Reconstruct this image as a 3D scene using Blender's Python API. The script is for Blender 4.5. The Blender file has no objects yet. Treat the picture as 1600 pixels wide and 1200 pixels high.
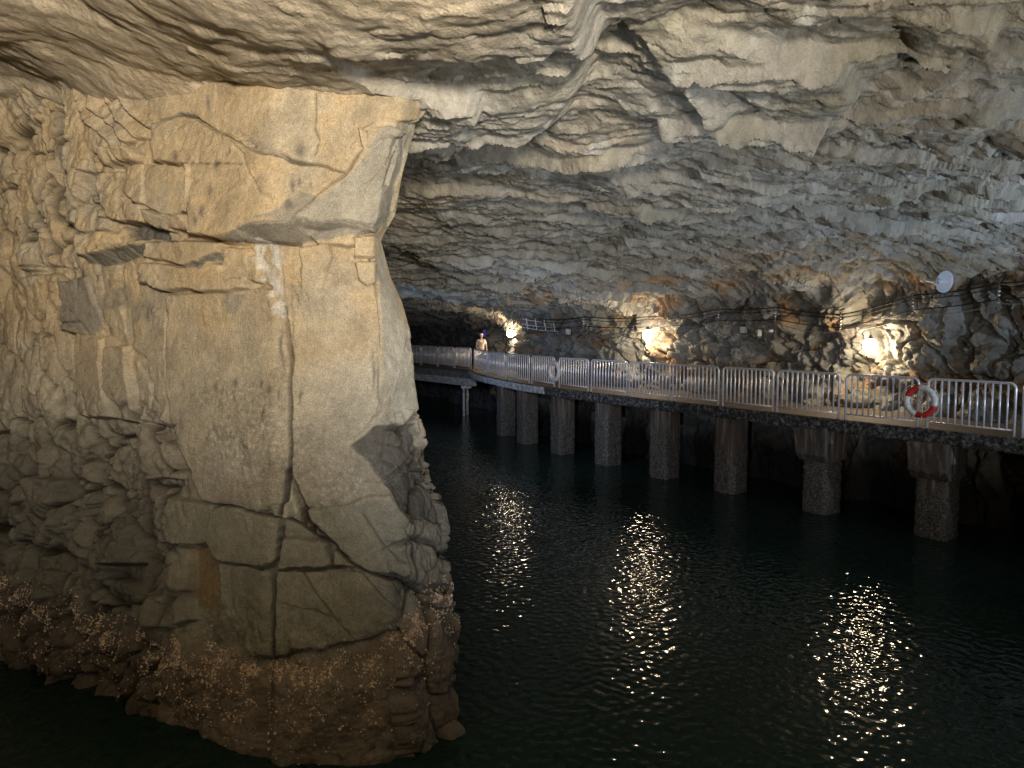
import bpy, bmesh, math, random
import numpy as np
from mathutils import Vector, Matrix

random.seed(7)
rng = np.random.default_rng(7)
C = bpy.context.scene.collection
scene = bpy.context.scene

# ------------------------------------------------------------------ camera
F, CX, CY = 1209.0, 800.0, 600.0
PITCH = math.radians(4.35)
EYE = Vector((0, 0, 3.98))
cam_d = bpy.data.cameras.new('camera')
cam_d.sensor_width = 36.0
cam_d.lens = 36.0 * F / 1600.0
cam_d.clip_start = 0.05
cam_d.clip_end = 400
cam = bpy.data.objects.new('camera', cam_d)
C.objects.link(cam)
cam.location = EYE
cam.rotation_euler = (math.radians(90) - PITCH, 0, 0)
scene.camera = cam

# ------------------------------------------------------------------ world, view
w = bpy.data.worlds.new("World")
scene.world = w
w.use_nodes = True
w.node_tree.nodes['Background'].inputs[0].default_value = (0.25, 0.4, 0.8, 1)
w.node_tree.nodes['Background'].inputs[1].default_value = 0.004
scene.view_settings.view_transform = 'Standard'
scene.view_settings.look = 'None'
scene.view_settings.gamma = 1
scene.view_settings.exposure = 0.25
scene.render.engine = 'CYCLES'
cy = scene.cycles
cy.use_denoising = True
cy.max_bounces = 6
cy.diffuse_bounces = 4
cy.glossy_bounces = 3
cy.sample_clamp_indirect = 3.0
cy.caustics_reflective = False
cy.caustics_refractive = False

# ------------------------------------------------------------------ lamps out of frame (floodlights the tunnel has, plus one added for the rails)
def aim(o, target):
    o.rotation_euler = (Vector(target) - o.location).to_track_quat('-Z', 'Y').to_euler()

def spot(name, loc, target, power, color, angle, blend=1.0, radius=0.12):
    d = bpy.data.lights.new(name, 'SPOT')
    d.energy = power; d.color = color; d.spot_size = math.radians(angle)
    d.spot_blend = blend; d.shadow_soft_size = radius
    o = bpy.data.objects.new(name, d); C.objects.link(o); o.location = loc
    aim(o, target)
    return o

WARM = (1.0, 0.88, 0.71)
spot('warm_floodlight', (0.9, -2.6, 5.0), (-3.4, 6.0, 9.6), 6900, WARM, 98, 1.0, 0.5)
spot('white_floodlight', (5.2, 0.8, 2.7), (3.6, 12.0, 7.2), 800, (1.0, 0.93, 0.82), 112, 1.0, 0.25)
spot('far_floodlight', (-1.2, -1.0, 3.2), (4.0, 20.0, 4.2), 1700, (0.80, 0.88, 1.0), 44, 1.0, 0.10)
spot('cool_floodlight', (11.0, 8.2, 3.0), (7.0, 11.5, 6.6), 1000, (0.64, 0.80, 1.0), 140, 1.0, 0.10)
spot('added_rail_floodlight', (-2.25, 14.6, 4.3), (2.0, 25.0, 1.7), 900, (0.64, 0.76, 1.0), 70, 1.0, 0.10)  # unseen lamp added behind the pillar to brighten the rails
spot('channel_floodlight', (-5.2, 23.0, 3.4), (-1.5, 33.0, 2.2), 300, (0.45, 0.66, 1.0), 110)

# ------------------------------------------------------------------ helpers
def ray(px, py):
    x = (px - CX) / F; y = -(py - CY) / F
    c, s = math.cos(PITCH), math.sin(PITCH)
    return Vector((x, c + y * s, -s + y * c))

def at_z(px, py, z):
    r = ray(px, py)
    return EYE + r * ((z - EYE.z) / r.z)

def at_y(px, py, Y):
    r = ray(px, py)
    return EYE + r * (Y / r.y)

def project(P):
    c, s = math.cos(PITCH), math.sin(PITCH)
    x = P[..., 0]; y = P[..., 1]; z = P[..., 2] - EYE.z
    d = y * c - z * s
    u = y * s + z * c
    ds = np.where(d > 0.2, d, 0.2)
    px = np.where(d > 0.2, CX + F * x / ds, -9999)
    py = np.where(d > 0.2, CY - F * u / ds, -9999)
    return px, py, d

def hsh(ix, iy, seed):
    h = (ix.astype(np.int64) * 73856093) ^ (iy.astype(np.int64) * 19349663) ^ (seed * 83492791)
    h &= 0xffffffff
    h = ((h ^ (h >> 15)) * 2246822519) & 0xffffffff
    h = ((h ^ (h >> 13)) * 3266489917) & 0xffffffff
    h ^= h >> 16
    return h.astype(np.float64) / 4294967295.0

def perlin(x, y, seed=0):
    ix = np.floor(x); iy = np.floor(y)
    fx = x - ix; fy = y - iy
    u = fx * fx * fx * (fx * (fx * 6 - 15) + 10); v = fy * fy * fy * (fy * (fy * 6 - 15) + 10)
    def g(dx, dy):
        a = hsh(ix + dx, iy + dy, seed) * 2 * math.pi
        return np.cos(a) * (fx - dx) + np.sin(a) * (fy - dy)
    a = g(0, 0) * (1 - u) + g(1, 0) * u
    b = g(0, 1) * (1 - u) + g(1, 1) * u
    return (a * (1 - v) + b * v) * 1.5

def fbm(x, y, seed=0, octv=4, gain=0.5):
    r = 0; a = 1.0; n = 0
    for k in range(octv):
        r = r + a * perlin(x * 2 ** k, y * 2 ** k, seed + 11 * k); n += a; a *= gain
    return r / n

def facets(x, y, sx, sy, seed, tilt=1.0, step=1.0, rot=0.0, warp=0.25, bias=(0, 0), hf=0.12):
    """chiselled rock: each cell is a tilted plane with its own level (returns about -1..1)"""
    c, s = math.cos(rot), math.sin(rot)
    X = (x * c + y * s) / sx; Y = (-x * s + y * c) / sy
    wx = perlin(X * 1.3, Y * 1.3, seed + 501) * warp + perlin(X * 5, Y * 5, seed + 503) * warp * hf
    wy = perlin(X * 1.3, Y * 1.3, seed + 502) * warp + perlin(X * 5, Y * 5, seed + 504) * warp * hf
    X = X + wx; Y = Y + wy
    ix = np.floor(X); iy = np.floor(Y)
    best = np.full(X.shape, 1e9); h = np.zeros(X.shape); rid = np.zeros(X.shape)
    for dx in (-1, 0, 1):
        for dy in (-1, 0, 1):
            cx = ix + dx; cyy = iy + dy
            jx = cx + 0.1 + 0.8 * hsh(cx, cyy, seed); jy = cyy + 0.1 + 0.8 * hsh(cx, cyy, seed + 1)
            ex = X - jx; ey = Y - jy
            d = ex * ex + ey * ey
            gx = (hsh(cx, cyy, seed + 2) * 2 - 1) + bias[0]; gy = (hsh(cx, cyy, seed + 3) * 2 - 1) + bias[1]
            r = hsh(cx, cyy, seed + 4)
            m = d < best
            best = np.where(m, d, best)
            h = np.where(m, step * (r - 0.5) + tilt * (gx * ex + gy * ey), h)
            rid = np.where(m, r, rid)
    return h, rid

def lumps(x, y, sx, sy, seed, tilt=1.0, step=0.8, rot=0.0, warp=0.25, bias=(0, 0), k=1.1, groove=0):
    """connected angular blocks: upper envelope of tilted planes, creased where two meet but never torn"""
    c, s = math.cos(rot), math.sin(rot)
    X = (x * c + y * s) / sx; Y = (-x * s + y * c) / sy
    X, Y = (X + perlin(X * 1.3, Y * 1.3, seed + 501) * warp + perlin(X * 6, Y * 6, seed + 503) * warp * 0.12,
            Y + perlin(X * 1.3, Y * 1.3, seed + 502) * warp + perlin(X * 6, Y * 6, seed + 504) * warp * 0.12)
    ix = np.floor(X); iy = np.floor(Y)
    h = np.full(X.shape, -1e9); h2 = np.full(X.shape, -1e9); rid = np.zeros(X.shape)
    for dx in (-1, 0, 1):
        for dy in (-1, 0, 1):
            cx = ix + dx; cyy = iy + dy
            ex = X - (cx + 0.1 + 0.8 * hsh(cx, cyy, seed)); ey = Y - (cyy + 0.1 + 0.8 * hsh(cx, cyy, seed + 1))
            gx = (hsh(cx, cyy, seed + 2) * 2 - 1) + bias[0]; gy = (hsh(cx, cyy, seed + 3) * 2 - 1) + bias[1]
            r = hsh(cx, cyy, seed + 4)
            v = step * (r - 0.5) + tilt * (gx * ex + gy * ey) - k * (ex * ex + ey * ey)
            m = v > h
            h2 = np.maximum(h2, np.where(m, h, v))
            h = np.where(m, v, h); rid = np.where(m, r, rid)
    if groove:
        return h, rid, np.exp(-((h - h2) / groove) ** 2)
    return h, rid

def sstep(a, b, x):
    t = np.clip((x - a) / (b - a), 0, 1)
    return t * t * (3 - 2 * t)

def poly_sd(px, py, poly):
    """signed distance in pixels, positive inside"""
    P = np.array(poly, float)
    n = len(P)
    d = np.full(px.shape, 1e18); inside = np.zeros(px.shape, bool)
    for i in range(n):
        ax, ay = P[i, 0], P[i, 1]; bx, by = P[(i + 1) % n, 0], P[(i + 1) % n, 1]
        ex, ey = bx - ax, by - ay
        wx, wy = px - ax, py - ay
        t = np.clip((wx * ex + wy * ey) / (ex * ex + ey * ey + 1e-9), 0, 1)
        dd = (wx - ex * t) ** 2 + (wy - ey * t) ** 2
        d = np.minimum(d, dd)
        cond = ((ay > py) != (by > py)) & (px < (bx - ax) * (py - ay) / ((by - ay) if by != ay else 1e-9) + ax)
        inside ^= cond
    d = np.sqrt(d)
    return np.where(inside, d, -d)

def paint(field, px, py, poly, wdt, vals=None, add=False, strength=1.0):
    """lay a planar facet (x, y, offset) over the relief field, blending across wdt pixels"""
    P = np.array(poly, float)
    x0, x1 = P[:, 0].min() - wdt, P[:, 0].max() + wdt
    y0, y1 = P[:, 1].min() - wdt, P[:, 1].max() + wdt
    m = (px > x0) & (px < x1) & (py > y0) & (py < y1)
    if not m.any(): return
    qx, qy = px[m], py[m]
    sd = poly_sd(qx, qy, P[:, :2])
    a = sstep(-wdt / 2, wdt / 2, sd) * strength
    if P.shape[1] > 2:
        A = np.c_[P[:, 0], P[:, 1], np.ones(len(P))]
        co = np.linalg.lstsq(A, P[:, 2], rcond=None)[0]
        v = co[0] * qx + co[1] * qy + co[2]
    else:
        v = vals
    if field.ndim == 1:
        f = field[m]
        field[m] = f + a * v if add else f * (1 - a) + a * v
    else:
        f = field[m]
        field[m] = f * (1 - a[:, None]) + a[:, None] * np.array(v)[None, :]

def line_dist(px, py, pts):
    d = np.full(px.shape, 1e18)
    for i in range(len(pts) - 1):
        ax, ay = pts[i]; bx, by = pts[i + 1]
        ex, ey = bx - ax, by - ay
        wx, wy = px - ax, py - ay
        t = np.clip((wx * ex + wy * ey) / (ex * ex + ey * ey + 1e-9), 0, 1)
        d = np.minimum(d, (wx - ex * t) ** 2 + (wy - ey * t) ** 2)
    return np.sqrt(d)

def grid_normals(P):
    du = np.gradient(P, axis=1); dv = np.gradient(P, axis=0)
    n = np.cross(du, dv)
    n /= np.linalg.norm(n, axis=2, keepdims=True) + 1e-12
    return n

def tag(o, label=None, cat=None, group=None, kind=None):
    if label: o['label'] = label
    if cat: o['category'] = cat
    if group: o['group'] = group
    if kind: o['kind'] = kind
    return o

def link_mesh(name, me, mat=None, parent=None, smooth=False):
    o = bpy.data.objects.new(name, me); C.objects.link(o)
    if mat: me.materials.append(mat)
    if parent: o.parent = parent
    if smooth:
        me.polygons.foreach_set('use_smooth', np.ones(len(me.polygons), bool))
    return o

def grid_object(name, P, mat, col=None, flip=False, smooth=True, sharp=None, attr2=None):
    R, K = P.shape[:2]
    me = bpy.data.meshes.new(name)
    me.vertices.add(R * K)
    me.vertices.foreach_set('co', P.reshape(-1).astype(np.float32))
    i = np.arange(R * K).reshape(R, K)
    q = np.stack([i[:-1, :-1], i[:-1, 1:], i[1:, 1:], i[1:, :-1]], -1).reshape(-1, 4)
    if flip: q = q[:, ::-1]
    nf = len(q)
    me.loops.add(nf * 4); me.polygons.add(nf)
    me.loops.foreach_set('vertex_index', q.reshape(-1).astype(np.int32))
    me.polygons.foreach_set('loop_start', (np.arange(nf) * 4).astype(np.int32))
    me.update(calc_edges=True)
    if col is not None:
        at = me.color_attributes.new('Col', 'FLOAT_COLOR', 'POINT')
        c4 = np.ones((R * K, 4), np.float32); c4[:, :3] = col.reshape(-1, 3)
        at.data.foreach_set('color', c4.reshape(-1))
    o = link_mesh(name, me, mat, smooth=smooth)
    if sharp: me.set_sharp_from_angle(angle=math.radians(sharp))
    return o

# ------------------------------------------------------------------ materials
def new_mat(name):
    m = bpy.data.materials.new(name); m.use_nodes = True
    nt = m.node_tree
    return m, nt, nt.nodes['Principled BSDF'], nt.nodes, nt.links

def rock_mat(name, bump=0.02, grain=0.006, vary=0.35, rough=0.85, fine=None):
    m, nt, b, N, L = new_mat(name)
    at = N.new('ShaderNodeAttribute'); at.attribute_name = 'Col'
    tc = N.new('ShaderNodeTexCoord')
    n1 = N.new('ShaderNodeTexNoise'); n1.inputs['Scale'].default_value = 3.0; n1.inputs['Detail'].default_value = 8; n1.inputs['Roughness'].default_value = 0.65
    n2 = N.new('ShaderNodeTexNoise'); n2.inputs['Scale'].default_value = 45.0; n2.inputs['Detail'].default_value = 5; n2.inputs['Roughness'].default_value = 0.7
    n3 = N.new('ShaderNodeTexNoise'); n3.inputs['Scale'].default_value = 14.0; n3.inputs['Detail'].default_value = 9; n3.inputs['Roughness'].default_value = 0.62
    vo = N.new('ShaderNodeTexVoronoi'); vo.inputs['Scale'].default_value = 9.0; vo.feature = 'F1'
    for n in (n1, n2, n3): L.new(tc.outputs['Object'], n.inputs['Vector'])
    mixv = N.new('ShaderNodeMixRGB'); mixv.inputs[0].default_value = 0.12
    L.new(tc.outputs['Object'], mixv.inputs[1]); L.new(n3.outputs['Color'], mixv.inputs[2]); L.new(mixv.outputs[0], vo.inputs['Vector'])
    # colour variation
    r1 = N.new('ShaderNodeMapRange'); r1.inputs[1].default_value = 0.3; r1.inputs[2].default_value = 0.7
    r1.inputs[3].default_value = 1 - vary; r1.inputs[4].default_value = 1 + vary
    L.new(n1.outputs['Fac'], r1.inputs[0])
    r2 = N.new('ShaderNodeMapRange'); r2.inputs[1].default_value = 0.3; r2.inputs[2].default_value = 0.7
    r2.inputs[3].default_value = 1 - vary * 0.6; r2.inputs[4].default_value = 1 + vary * 0.6
    L.new(n2.outputs['Fac'], r2.inputs[0])
    mu = N.new('ShaderNodeMath'); mu.operation = 'MULTIPLY'
    L.new(r1.outputs[0], mu.inputs[0]); L.new(r2.outputs[0], mu.inputs[1])
    vm = N.new('ShaderNodeVectorMath'); vm.operation = 'SCALE'
    L.new(at.outputs['Color'], vm.inputs[0]); L.new(mu.outputs[0], vm.inputs['Scale'])
    L.new(vm.outputs[0], b.inputs['Base Color'])
    b.inputs['Roughness'].default_value = rough
    b.inputs['Specular IOR Level'].default_value = 0.3
    # bump: broad chips, fine grain
    b1 = N.new('ShaderNodeBump'); b1.inputs['Distance'].default_value = bump; b1.inputs['Strength'].default_value = 1
    b2 = N.new('ShaderNodeBump'); b2.inputs['Distance'].default_value = grain; b2.inputs['Strength'].default_value = 1
    ad = N.new('ShaderNodeMath'); ad.operation = 'MULTIPLY_ADD'; ad.inputs[1].default_value = 0.6
    L.new(vo.outputs['Distance'], ad.inputs[0]); L.new(n3.outputs['Fac'], ad.inputs[2])
    L.new(ad.outputs[0], b1.inputs['Height'])
    L.new(n2.outputs['Fac'], b2.inputs['Height']); L.new(b1.outputs[0], b2.inputs['Normal'])
    if fine:
        n4 = N.new('ShaderNodeTexNoise'); n4.inputs['Scale'].default_value = fine[0]; n4.inputs['Detail'].default_value = 3; n4.inputs['Roughness'].default_value = 0.8
        L.new(tc.outputs['Object'], n4.inputs['Vector'])
        b3 = N.new('ShaderNodeBump'); b3.inputs['Distance'].default_value = fine[1]
        L.new(n4.outputs['Fac'], b3.inputs['Height']); L.new(b2.outputs[0], b3.inputs['Normal']); L.new(b3.outputs[0], b.inputs['Normal'])
        r4_ = N.new('ShaderNodeMapRange'); r4_.inputs[1].default_value = 0.35; r4_.inputs[2].default_value = 0.65; r4_.inputs[3].default_value = 0.62; r4_.inputs[4].default_value = 1.38
        L.new(n4.outputs['Fac'], r4_.inputs[0]); mu2 = N.new('ShaderNodeMath'); mu2.operation = 'MULTIPLY'
        L.new(mu.outputs[0], mu2.inputs[0]); L.new(r4_.outputs[0], mu2.inputs[1]); L.new(mu2.outputs[0], vm.inputs['Scale'])
    else:
        L.new(b2.outputs[0], b.inputs['Normal'])
    return m

M_pillar = rock_mat('pillar_rock', bump=0.014, grain=0.014, vary=0.20, rough=0.85, fine=(110.0, 0.006))
M_cave = rock_mat('cave_rock', bump=0.032, grain=0.012, vary=0.24, rough=0.85)

def simple(name, col, rough=0.5, metal=0.0, vary=0.0, scale=20, bump=0.0, emit=None):
    m, nt, b, N, L = new_mat(name)
    b.inputs['Base Color'].default_value = (*col, 1)
    b.inputs['Roughness'].default_value = rough
    b.inputs['Metallic'].default_value = metal
    if vary or bump:
        tc = N.new('ShaderNodeTexCoord')
        n = N.new('ShaderNodeTexNoise'); n.inputs['Scale'].default_value = scale; n.inputs['Detail'].default_value = 6
        L.new(tc.outputs['Object'], n.inputs['Vector'])
        if vary:
            r = N.new('ShaderNodeMapRange'); r.inputs[1].default_value = 0.3; r.inputs[2].default_value = 0.7
            r.inputs[3].default_value = 1 - vary; r.inputs[4].default_value = 1 + vary
            L.new(n.outputs['Fac'], r.inputs[0])
            v = N.new('ShaderNodeVectorMath'); v.operation = 'SCALE'; v.inputs[0].default_value = col
            L.new(r.outputs[0], v.inputs['Scale']); L.new(v.outputs[0], b.inputs['Base Color'])
        if bump:
            bn = N.new('ShaderNodeBump'); bn.inputs['Distance'].default_value = bump
            L.new(n.outputs['Fac'], bn.inputs['Height']); L.new(bn.outputs[0], b.inputs['Normal'])
    if emit:
        b.inputs['Emission Color'].default_value = (*emit[0], 1)
        b.inputs['Emission Strength'].default_value = emit[1]
    return m

M_steel = simple('stainless_steel', (0.78, 0.79, 0.88), 0.34, 0.35, vary=0.12, scale=30)
M_white = simple('white_plastic', (0.75, 0.75, 0.73), 0.4)
M_red = simple('red_plastic', (0.50, 0.035, 0.03), 0.5, vary=0.35, scale=14)
M_bwhite = simple('buoy_white', (0.66, 0.67, 0.68), 0.5, vary=0.25, scale=14)
M_bgrey = simple('buoy_grey', (0.62, 0.62, 0.64), 0.5, vary=0.1)
M_rope = simple('rope_fibre', (0.62, 0.60, 0.56), 0.8)
M_cable = simple('black_cable', (0.015, 0.015, 0.015), 0.5)
M_cableg = simple('grey_cable', (0.25, 0.24, 0.22), 0.5)
M_horn = simple('horn_enamel', (0.5, 0.53, 0.6), 0.4, vary=0.08)
M_iron = simple('iron_bracket', (0.06, 0.055, 0.05), 0.6, 0.3)
M_blue = simple('blue_enamel', (0.01, 0.04, 0.6), 0.4)
M_lampglow = simple('lamp_glow', (1, 0.9, 0.7), 0.5, emit=((1.0, 0.80, 0.54), 135.0))
M_skin = simple('skin', (0.40, 0.24, 0.17), 0.6)
M_shirt = simple('shirt_cloth', (0.60, 0.47, 0.40), 0.85, vary=0.08)
M_trouser = simple('trouser_cloth', (0.10, 0.10, 0.12), 0.85)
M_cap = simple('cap_cloth', (0.72, 0.62, 0.60), 0.8)
M_tray = simple('galvanised_steel', (0.55, 0.56, 0.56), 0.45, 0.5)

# water: almost black green, ripples whose crests run up to the right
m, nt, b, N, L = new_mat('dark_water'); M_water = m
b.inputs['Base Color'].default_value = (0.011, 0.026, 0.021, 1)
b.inputs['Roughness'].default_value = 0.055
b.inputs['IOR'].default_value = 1.33
b.inputs['Specular IOR Level'].default_value = 0.24
tc = N.new('ShaderNodeTexCoord')
def wave(rot, scl, noise_scale, dist, prev, detail=2):
    mp = N.new('ShaderNodeMapping'); mp.inputs['Rotation'].default_value = (0, 0, rot); mp.inputs['Scale'].default_value = scl
    n = N.new('ShaderNodeTexNoise'); n.inputs['Scale'].default_value = noise_scale; n.inputs['Detail'].default_value = detail; n.inputs['Roughness'].default_value = 0.5
    bn = N.new('ShaderNodeBump'); bn.inputs['Distance'].default_value = dist; bn.inputs['Strength'].default_value = 1
    L.new(tc.outputs['Object'], mp.inputs['Vector']); L.new(mp.outputs[0], n.inputs['Vector']); L.new(n.outputs['Fac'], bn.inputs['Height'])
    if prev: L.new(prev.outputs[0], bn.inputs['Normal'])
    return bn
w1 = wave(math.radians(-40), (1.0, 0.95, 1.0), 9.5, 0.0185, None, 0.3)
w2 = wave(math.radians(-35), (0.6, 1.0, 1.0), 1.6, 0.008, w1, 0.5)
L.new(w2.outputs[0], b.inputs['Normal'])

# ------------------------------------------------------------------ tunnel shell: far wall and ceiling in one relief
DIR = np.array([-0.54, 0.8417]); NRM = np.array([0.8417, 0.54])     # along the wall, outward
P0 = np.array([8.25, 17.6])

prof = [(-0.35, -1.6, 0.12), (-0.25, 1.2, 0.06), (0.0, 2.0, 0.03), (0.15, 2.8, 0.026), (0.30, 3.6, 0.026), (0.15, 4.3, 0.026), (-0.15, 4.75, 0.026),
        (-0.75, 5.05, 0.026), (-1.7, 5.32, 0.03), (-3.2, 5.6, 0.032), (-6.0, 5.95, 0.030), (-9.0, 6.22, 0.026), (-12.0, 6.42, 0.024),
        (-15.0, 6.62, 0.026), (-18.0, 6.75, 0.06), (-19.6, 6.0, 0.2), (-20.4, 4.0, 0.25), (-20.5, -1.6, 0.4)]
def spline(pts, closed=False):
    return np.array(pts, float)
pa = []
for i in range(len(prof) - 1):
    a0, z0, s0 = prof[i]; a1, z1, s1 = prof[i + 1]
    ln = math.hypot(a1 - a0, z1 - z0); n = max(2, int(ln / ((s0 + s1) / 2)))
    p_1 = prof[max(0, i - 1)]; p2 = prof[min(len(prof) - 1, i + 2)]
    for k in range(n):
        t = k / n
        f = lambda a, b_, c_, d_: 0.5 * ((2 * b_) + (-a + c_) * t + (2 * a - 5 * b_ + 4 * c_ - d_) * t * t + (-a + 3 * b_ - 3 * c_ + d_) * t ** 3)
        pa.append((f(p_1[0], a0, a1, p2[0]), f(p_1[1], z0, z1, p2[1])))
pa.append(prof[-1][:2])
pa = np.array(pa)
tl = np.concatenate([[0], np.cumsum(np.hypot(*np.diff(pa, axis=0).T))])
bs = [-17.0]
while bs[-1] < 46:
    bb = bs[-1]
    bs.append(bb + (0.25 if bb < -13.5 else 0.024 + 0.0010 * max(0, bb + 8)))
bs = np.array(bs)
R_, K_ = len(pa), len(bs)
A = np.repeat(pa[:, 0:1], K_, 1); Zb = np.repeat(pa[:, 1:2], K_, 1); B = np.repeat(bs[None, :], R_, 0); T = np.repeat(tl[:, None], K_, 1)
wall_w = sstep(-5, 1.5, A)                      # 1 on the wall, 0 well into the ceiling
out = 2.9 * sstep(12.5, 22, B) + 1.5 * sstep(22, 40, B)
A2 = A + out * sstep(-9, -1, A) + 0.5 * perlin(B / 6, A * 0 + T / 9, 3) * wall_w
high = sstep(3.6, 5.2, Zb)
Zt = Zb - high * sstep(-7, -13, A) * sstep(9, 16, B) * 0.9 - high * (0.55 * sstep(1, 12, B) + 0.75 * sstep(16, 34, B)) + high * 0.35 * sstep(2, -5, B) * sstep(-8, 0, A)
Zt = Zt + high * 0.55 * sstep(-14.6, -16.6, A)
Zt = Zt + high * 0.28 * fbm(B / 4.5, T / 4.5, 21, 3)
P = np.empty((R_, K_, 3))
P[..., 0] = P0[0] + DIR[0] * B + NRM[0] * A2
P[..., 1] = P0[1] + DIR[1] * B + NRM[1] * A2
P[..., 2] = Zt
nrm = grid_normals(P)
# make normals face into the cave
cen = np.array([3.0, 12.0, 3.0])
sgn = np.sign(((cen - P) * nrm).sum(2)); sgn[sgn == 0] = 1
flipN = np.median(sgn) < 0
if flipN: nrm = -nrm
px, py, dep = project(P)
# relief
nearc = sstep(-5.5, -10, A)                     # smoother, bedded slabs over the water near us
wl = sstep(-0.9, 0.0, A)
f1, r1 = lumps(B, T, 2.4, 1.7, 31, tilt=0.9, step=0.7, rot=0.5, bias=(0.1, 0.3))
f2, r2 = lumps(B, T, 0.95, 0.60, 32, tilt=0.9, step=0.8, rot=0.35, bias=(0.1, 0.4))
f3, r3 = lumps(B, T, 0.36, 0.23, 33, tilt=1.0, step=0.8, rot=0.45, bias=(0.0, 0.4))
f4, r4 = lumps(B, T, 0.14, 0.10, 34, tilt=1.0, step=0.8, rot=0.7)
midc = (1 - nearc) * (1 - wl)
s1 = facets(B, T, 2.0, 0.70, 35, tilt=0.55, step=0.7, rot=1.0, warp=0.22, bias=(0.0, 0.9), hf=0.08)[0]
s2 = facets(B, T, 0.85, 0.30, 36, tilt=0.55, step=0.7, rot=1.15, warp=0.22, bias=(0.0, 0.9), hf=0.08)[0]
s5 = facets(B, T, 0.34, 0.13, 39, tilt=0.6, step=0.7, rot=0.9, warp=0.4, bias=(0.0, 0.8), hf=0.05)[0]
s3 = facets(B, T, 2.4, 1.15, 37, tilt=0.7, step=0.9, rot=0.8, warp=0.2, bias=(0.0, 0.7), hf=0.05)[0]
s4 = facets(B, T, 0.8, 0.30, 38, tilt=0.7, step=0.7, rot=0.6, warp=0.2, bias=(0.0, 0.8), hf=0.05)[0]
_, _, gw = lumps(B, T, 0.62, 0.95, 44, 1.0, 0.9, rot=-0.3, groove=0.13)
_, _, gc = lumps(B, T, 1.5, 0.45, 45, 1.0, 0.9, rot=0.9, groove=0.10)
chip, _ = facets(B, T, 0.24, 0.13, 46, 0.9, 0.8, rot=0.8, bias=(0.1, 0.5), hf=0.02)
chip2, _ = facets(B, T, 0.55, 0.26, 47, 0.8, 0.7, rot=1.2, bias=(0.1, 0.5), hf=0.02)
h = 0.32 * f1 * (0.65 + 0.5 * wall_w) + f2 * (0.17 * wl + 0.10 * midc + 0.055 * nearc)
h = h + (0.03 * wl + 0.25 * midc) * s1 + nearc * 0.20 * s3 * (1 - 0.6 * sstep(-13, -14.5, A))
h = h + wl * (0.40 * lumps(B, T, 0.75, 1.4, 41, 1.1, 0.9, rot=-0.4, k=0.5)[0] + 0.14 * facets(B, T, 0.5, 0.8, 43, 1, 1, rot=0.2)[0])
hs = f3 * (0.09 * wl + 0.05 * midc + 0.022 * nearc) + f4 * (0.036 * wl + 0.022 * midc + 0.010 * nearc)
hs = hs + (0.03 * wl + 0.11 * midc + 0.03 * nearc) * s2 + (0.015 * wl + 0.03 * midc + 0.010 * nearc) * s5 + nearc * 0.045 * s4 * (1 - 0.6 * sstep(-13, -14.5, A))
hs = hs + chip2 * (0.07 * wl + 0.045 * midc + 0.035 * nearc) + chip * (0.04 * wl + 0.018 * midc + 0.016 * nearc)
hs = hs + wl * (0.15 * lumps(B, T, 0.33, 0.55, 42, 1.2, 1.0, rot=0.5, k=0.5)[0] + 0.07 * facets(B, T, 0.26, 0.36, 48, 1, 1, rot=-0.3)[0])
hs = hs * (1 - 0.5 * sstep(-12.5, -14.5, A))
hs = hs - gw * 0.22 * wl - gc * (0.07 * midc + 0.03 * nearc * (1 - sstep(-13, -14.5, A)))
hs = hs + 0.010 * fbm(B * 6, T * 12, 51, 3) + 0.03 * fbm(B * 1.2, T * 4.0, 52, 3) * nearc
def blur(a, n):
    for _ in range(n):
        p_ = np.pad(a, 1, mode='edge')
        a = (p_[:-2, 1:-1] + 2 * p_[1:-1, 1:-1] + p_[2:, 1:-1]) / 4
        p_ = np.pad(a, 1, mode='edge')
        a = (p_[1:-1, :-2] + 2 * p_[1:-1, 1:-1] + p_[1:-1, 2:]) / 4
    return a
# big hanging mass over our side and the slabs beyond it (positive = down into the cave)
wpx = px + 26 * perlin(B * 1.1, T * 1.1, 61) + 9 * (facets(B, T, 0.3, 0.3, 68)[0]) + 2 * perlin(B * 6, T * 6, 62)
wpy = py + 8 * perlin(B * 1.5, T * 1.5, 63) + 2 * perlin(B * 6, T * 6, 64)
rel = np.zeros((R_ * K_)); fx = wpx.reshape(-1); fy = wpy.reshape(-1)
okc = (A.reshape(-1) < -3.0) & (dep.reshape(-1) > 0.5)
def cpaint(poly, wd, **k):
    f = rel[okc]; paint(f, fx[okc], fy[okc], poly, wd, **k); rel[okc] = f
cpaint([(-900, -900), (960, -900), (925, -120), (920, 0), (912, 90), (890, 150), (860, 180), (800, 205), (720, 198), (650, 200), (560, 230), (400, 300), (-900, 300)], 40, vals=0.34)
cpaint([(930, 30, .02), (1100, 45, .05), (1290, 95, .10), (1345, 135, .24), (1262, 196, .30), (1180, 178, .22), (1080, 130, .12), (1000, 90, .05)], 9)
cpaint([(1100, 100, .0), (1260, 195, .10), (1185, 182, .30), (1110, 168, .26), (1060, 130, .08)], 8)
cpaint([(1380, 30, .05), (1500, 20, .12), (1558, 50, .28), (1545, 92, .30), (1490, 108, .22), (1420, 90, .10)], 9)
cpaint([(640, 180, .16), (720, 180, .18), (740, 215, .12), (700, 250, .06), (630, 270, .02)], 22)
cpaint([(1330, 150, .02), (1480, 130, .10), (1640, 180, .22), (1640, 230, .26), (1480, 228, .2), (1350, 210, .12)], 9)
h = blur(h + 1.0 * rel.reshape(R_, K_), 1) + 0.7 * hs + 0.3 * blur(hs, 1)
Pn = P + nrm * h[..., None]
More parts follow.
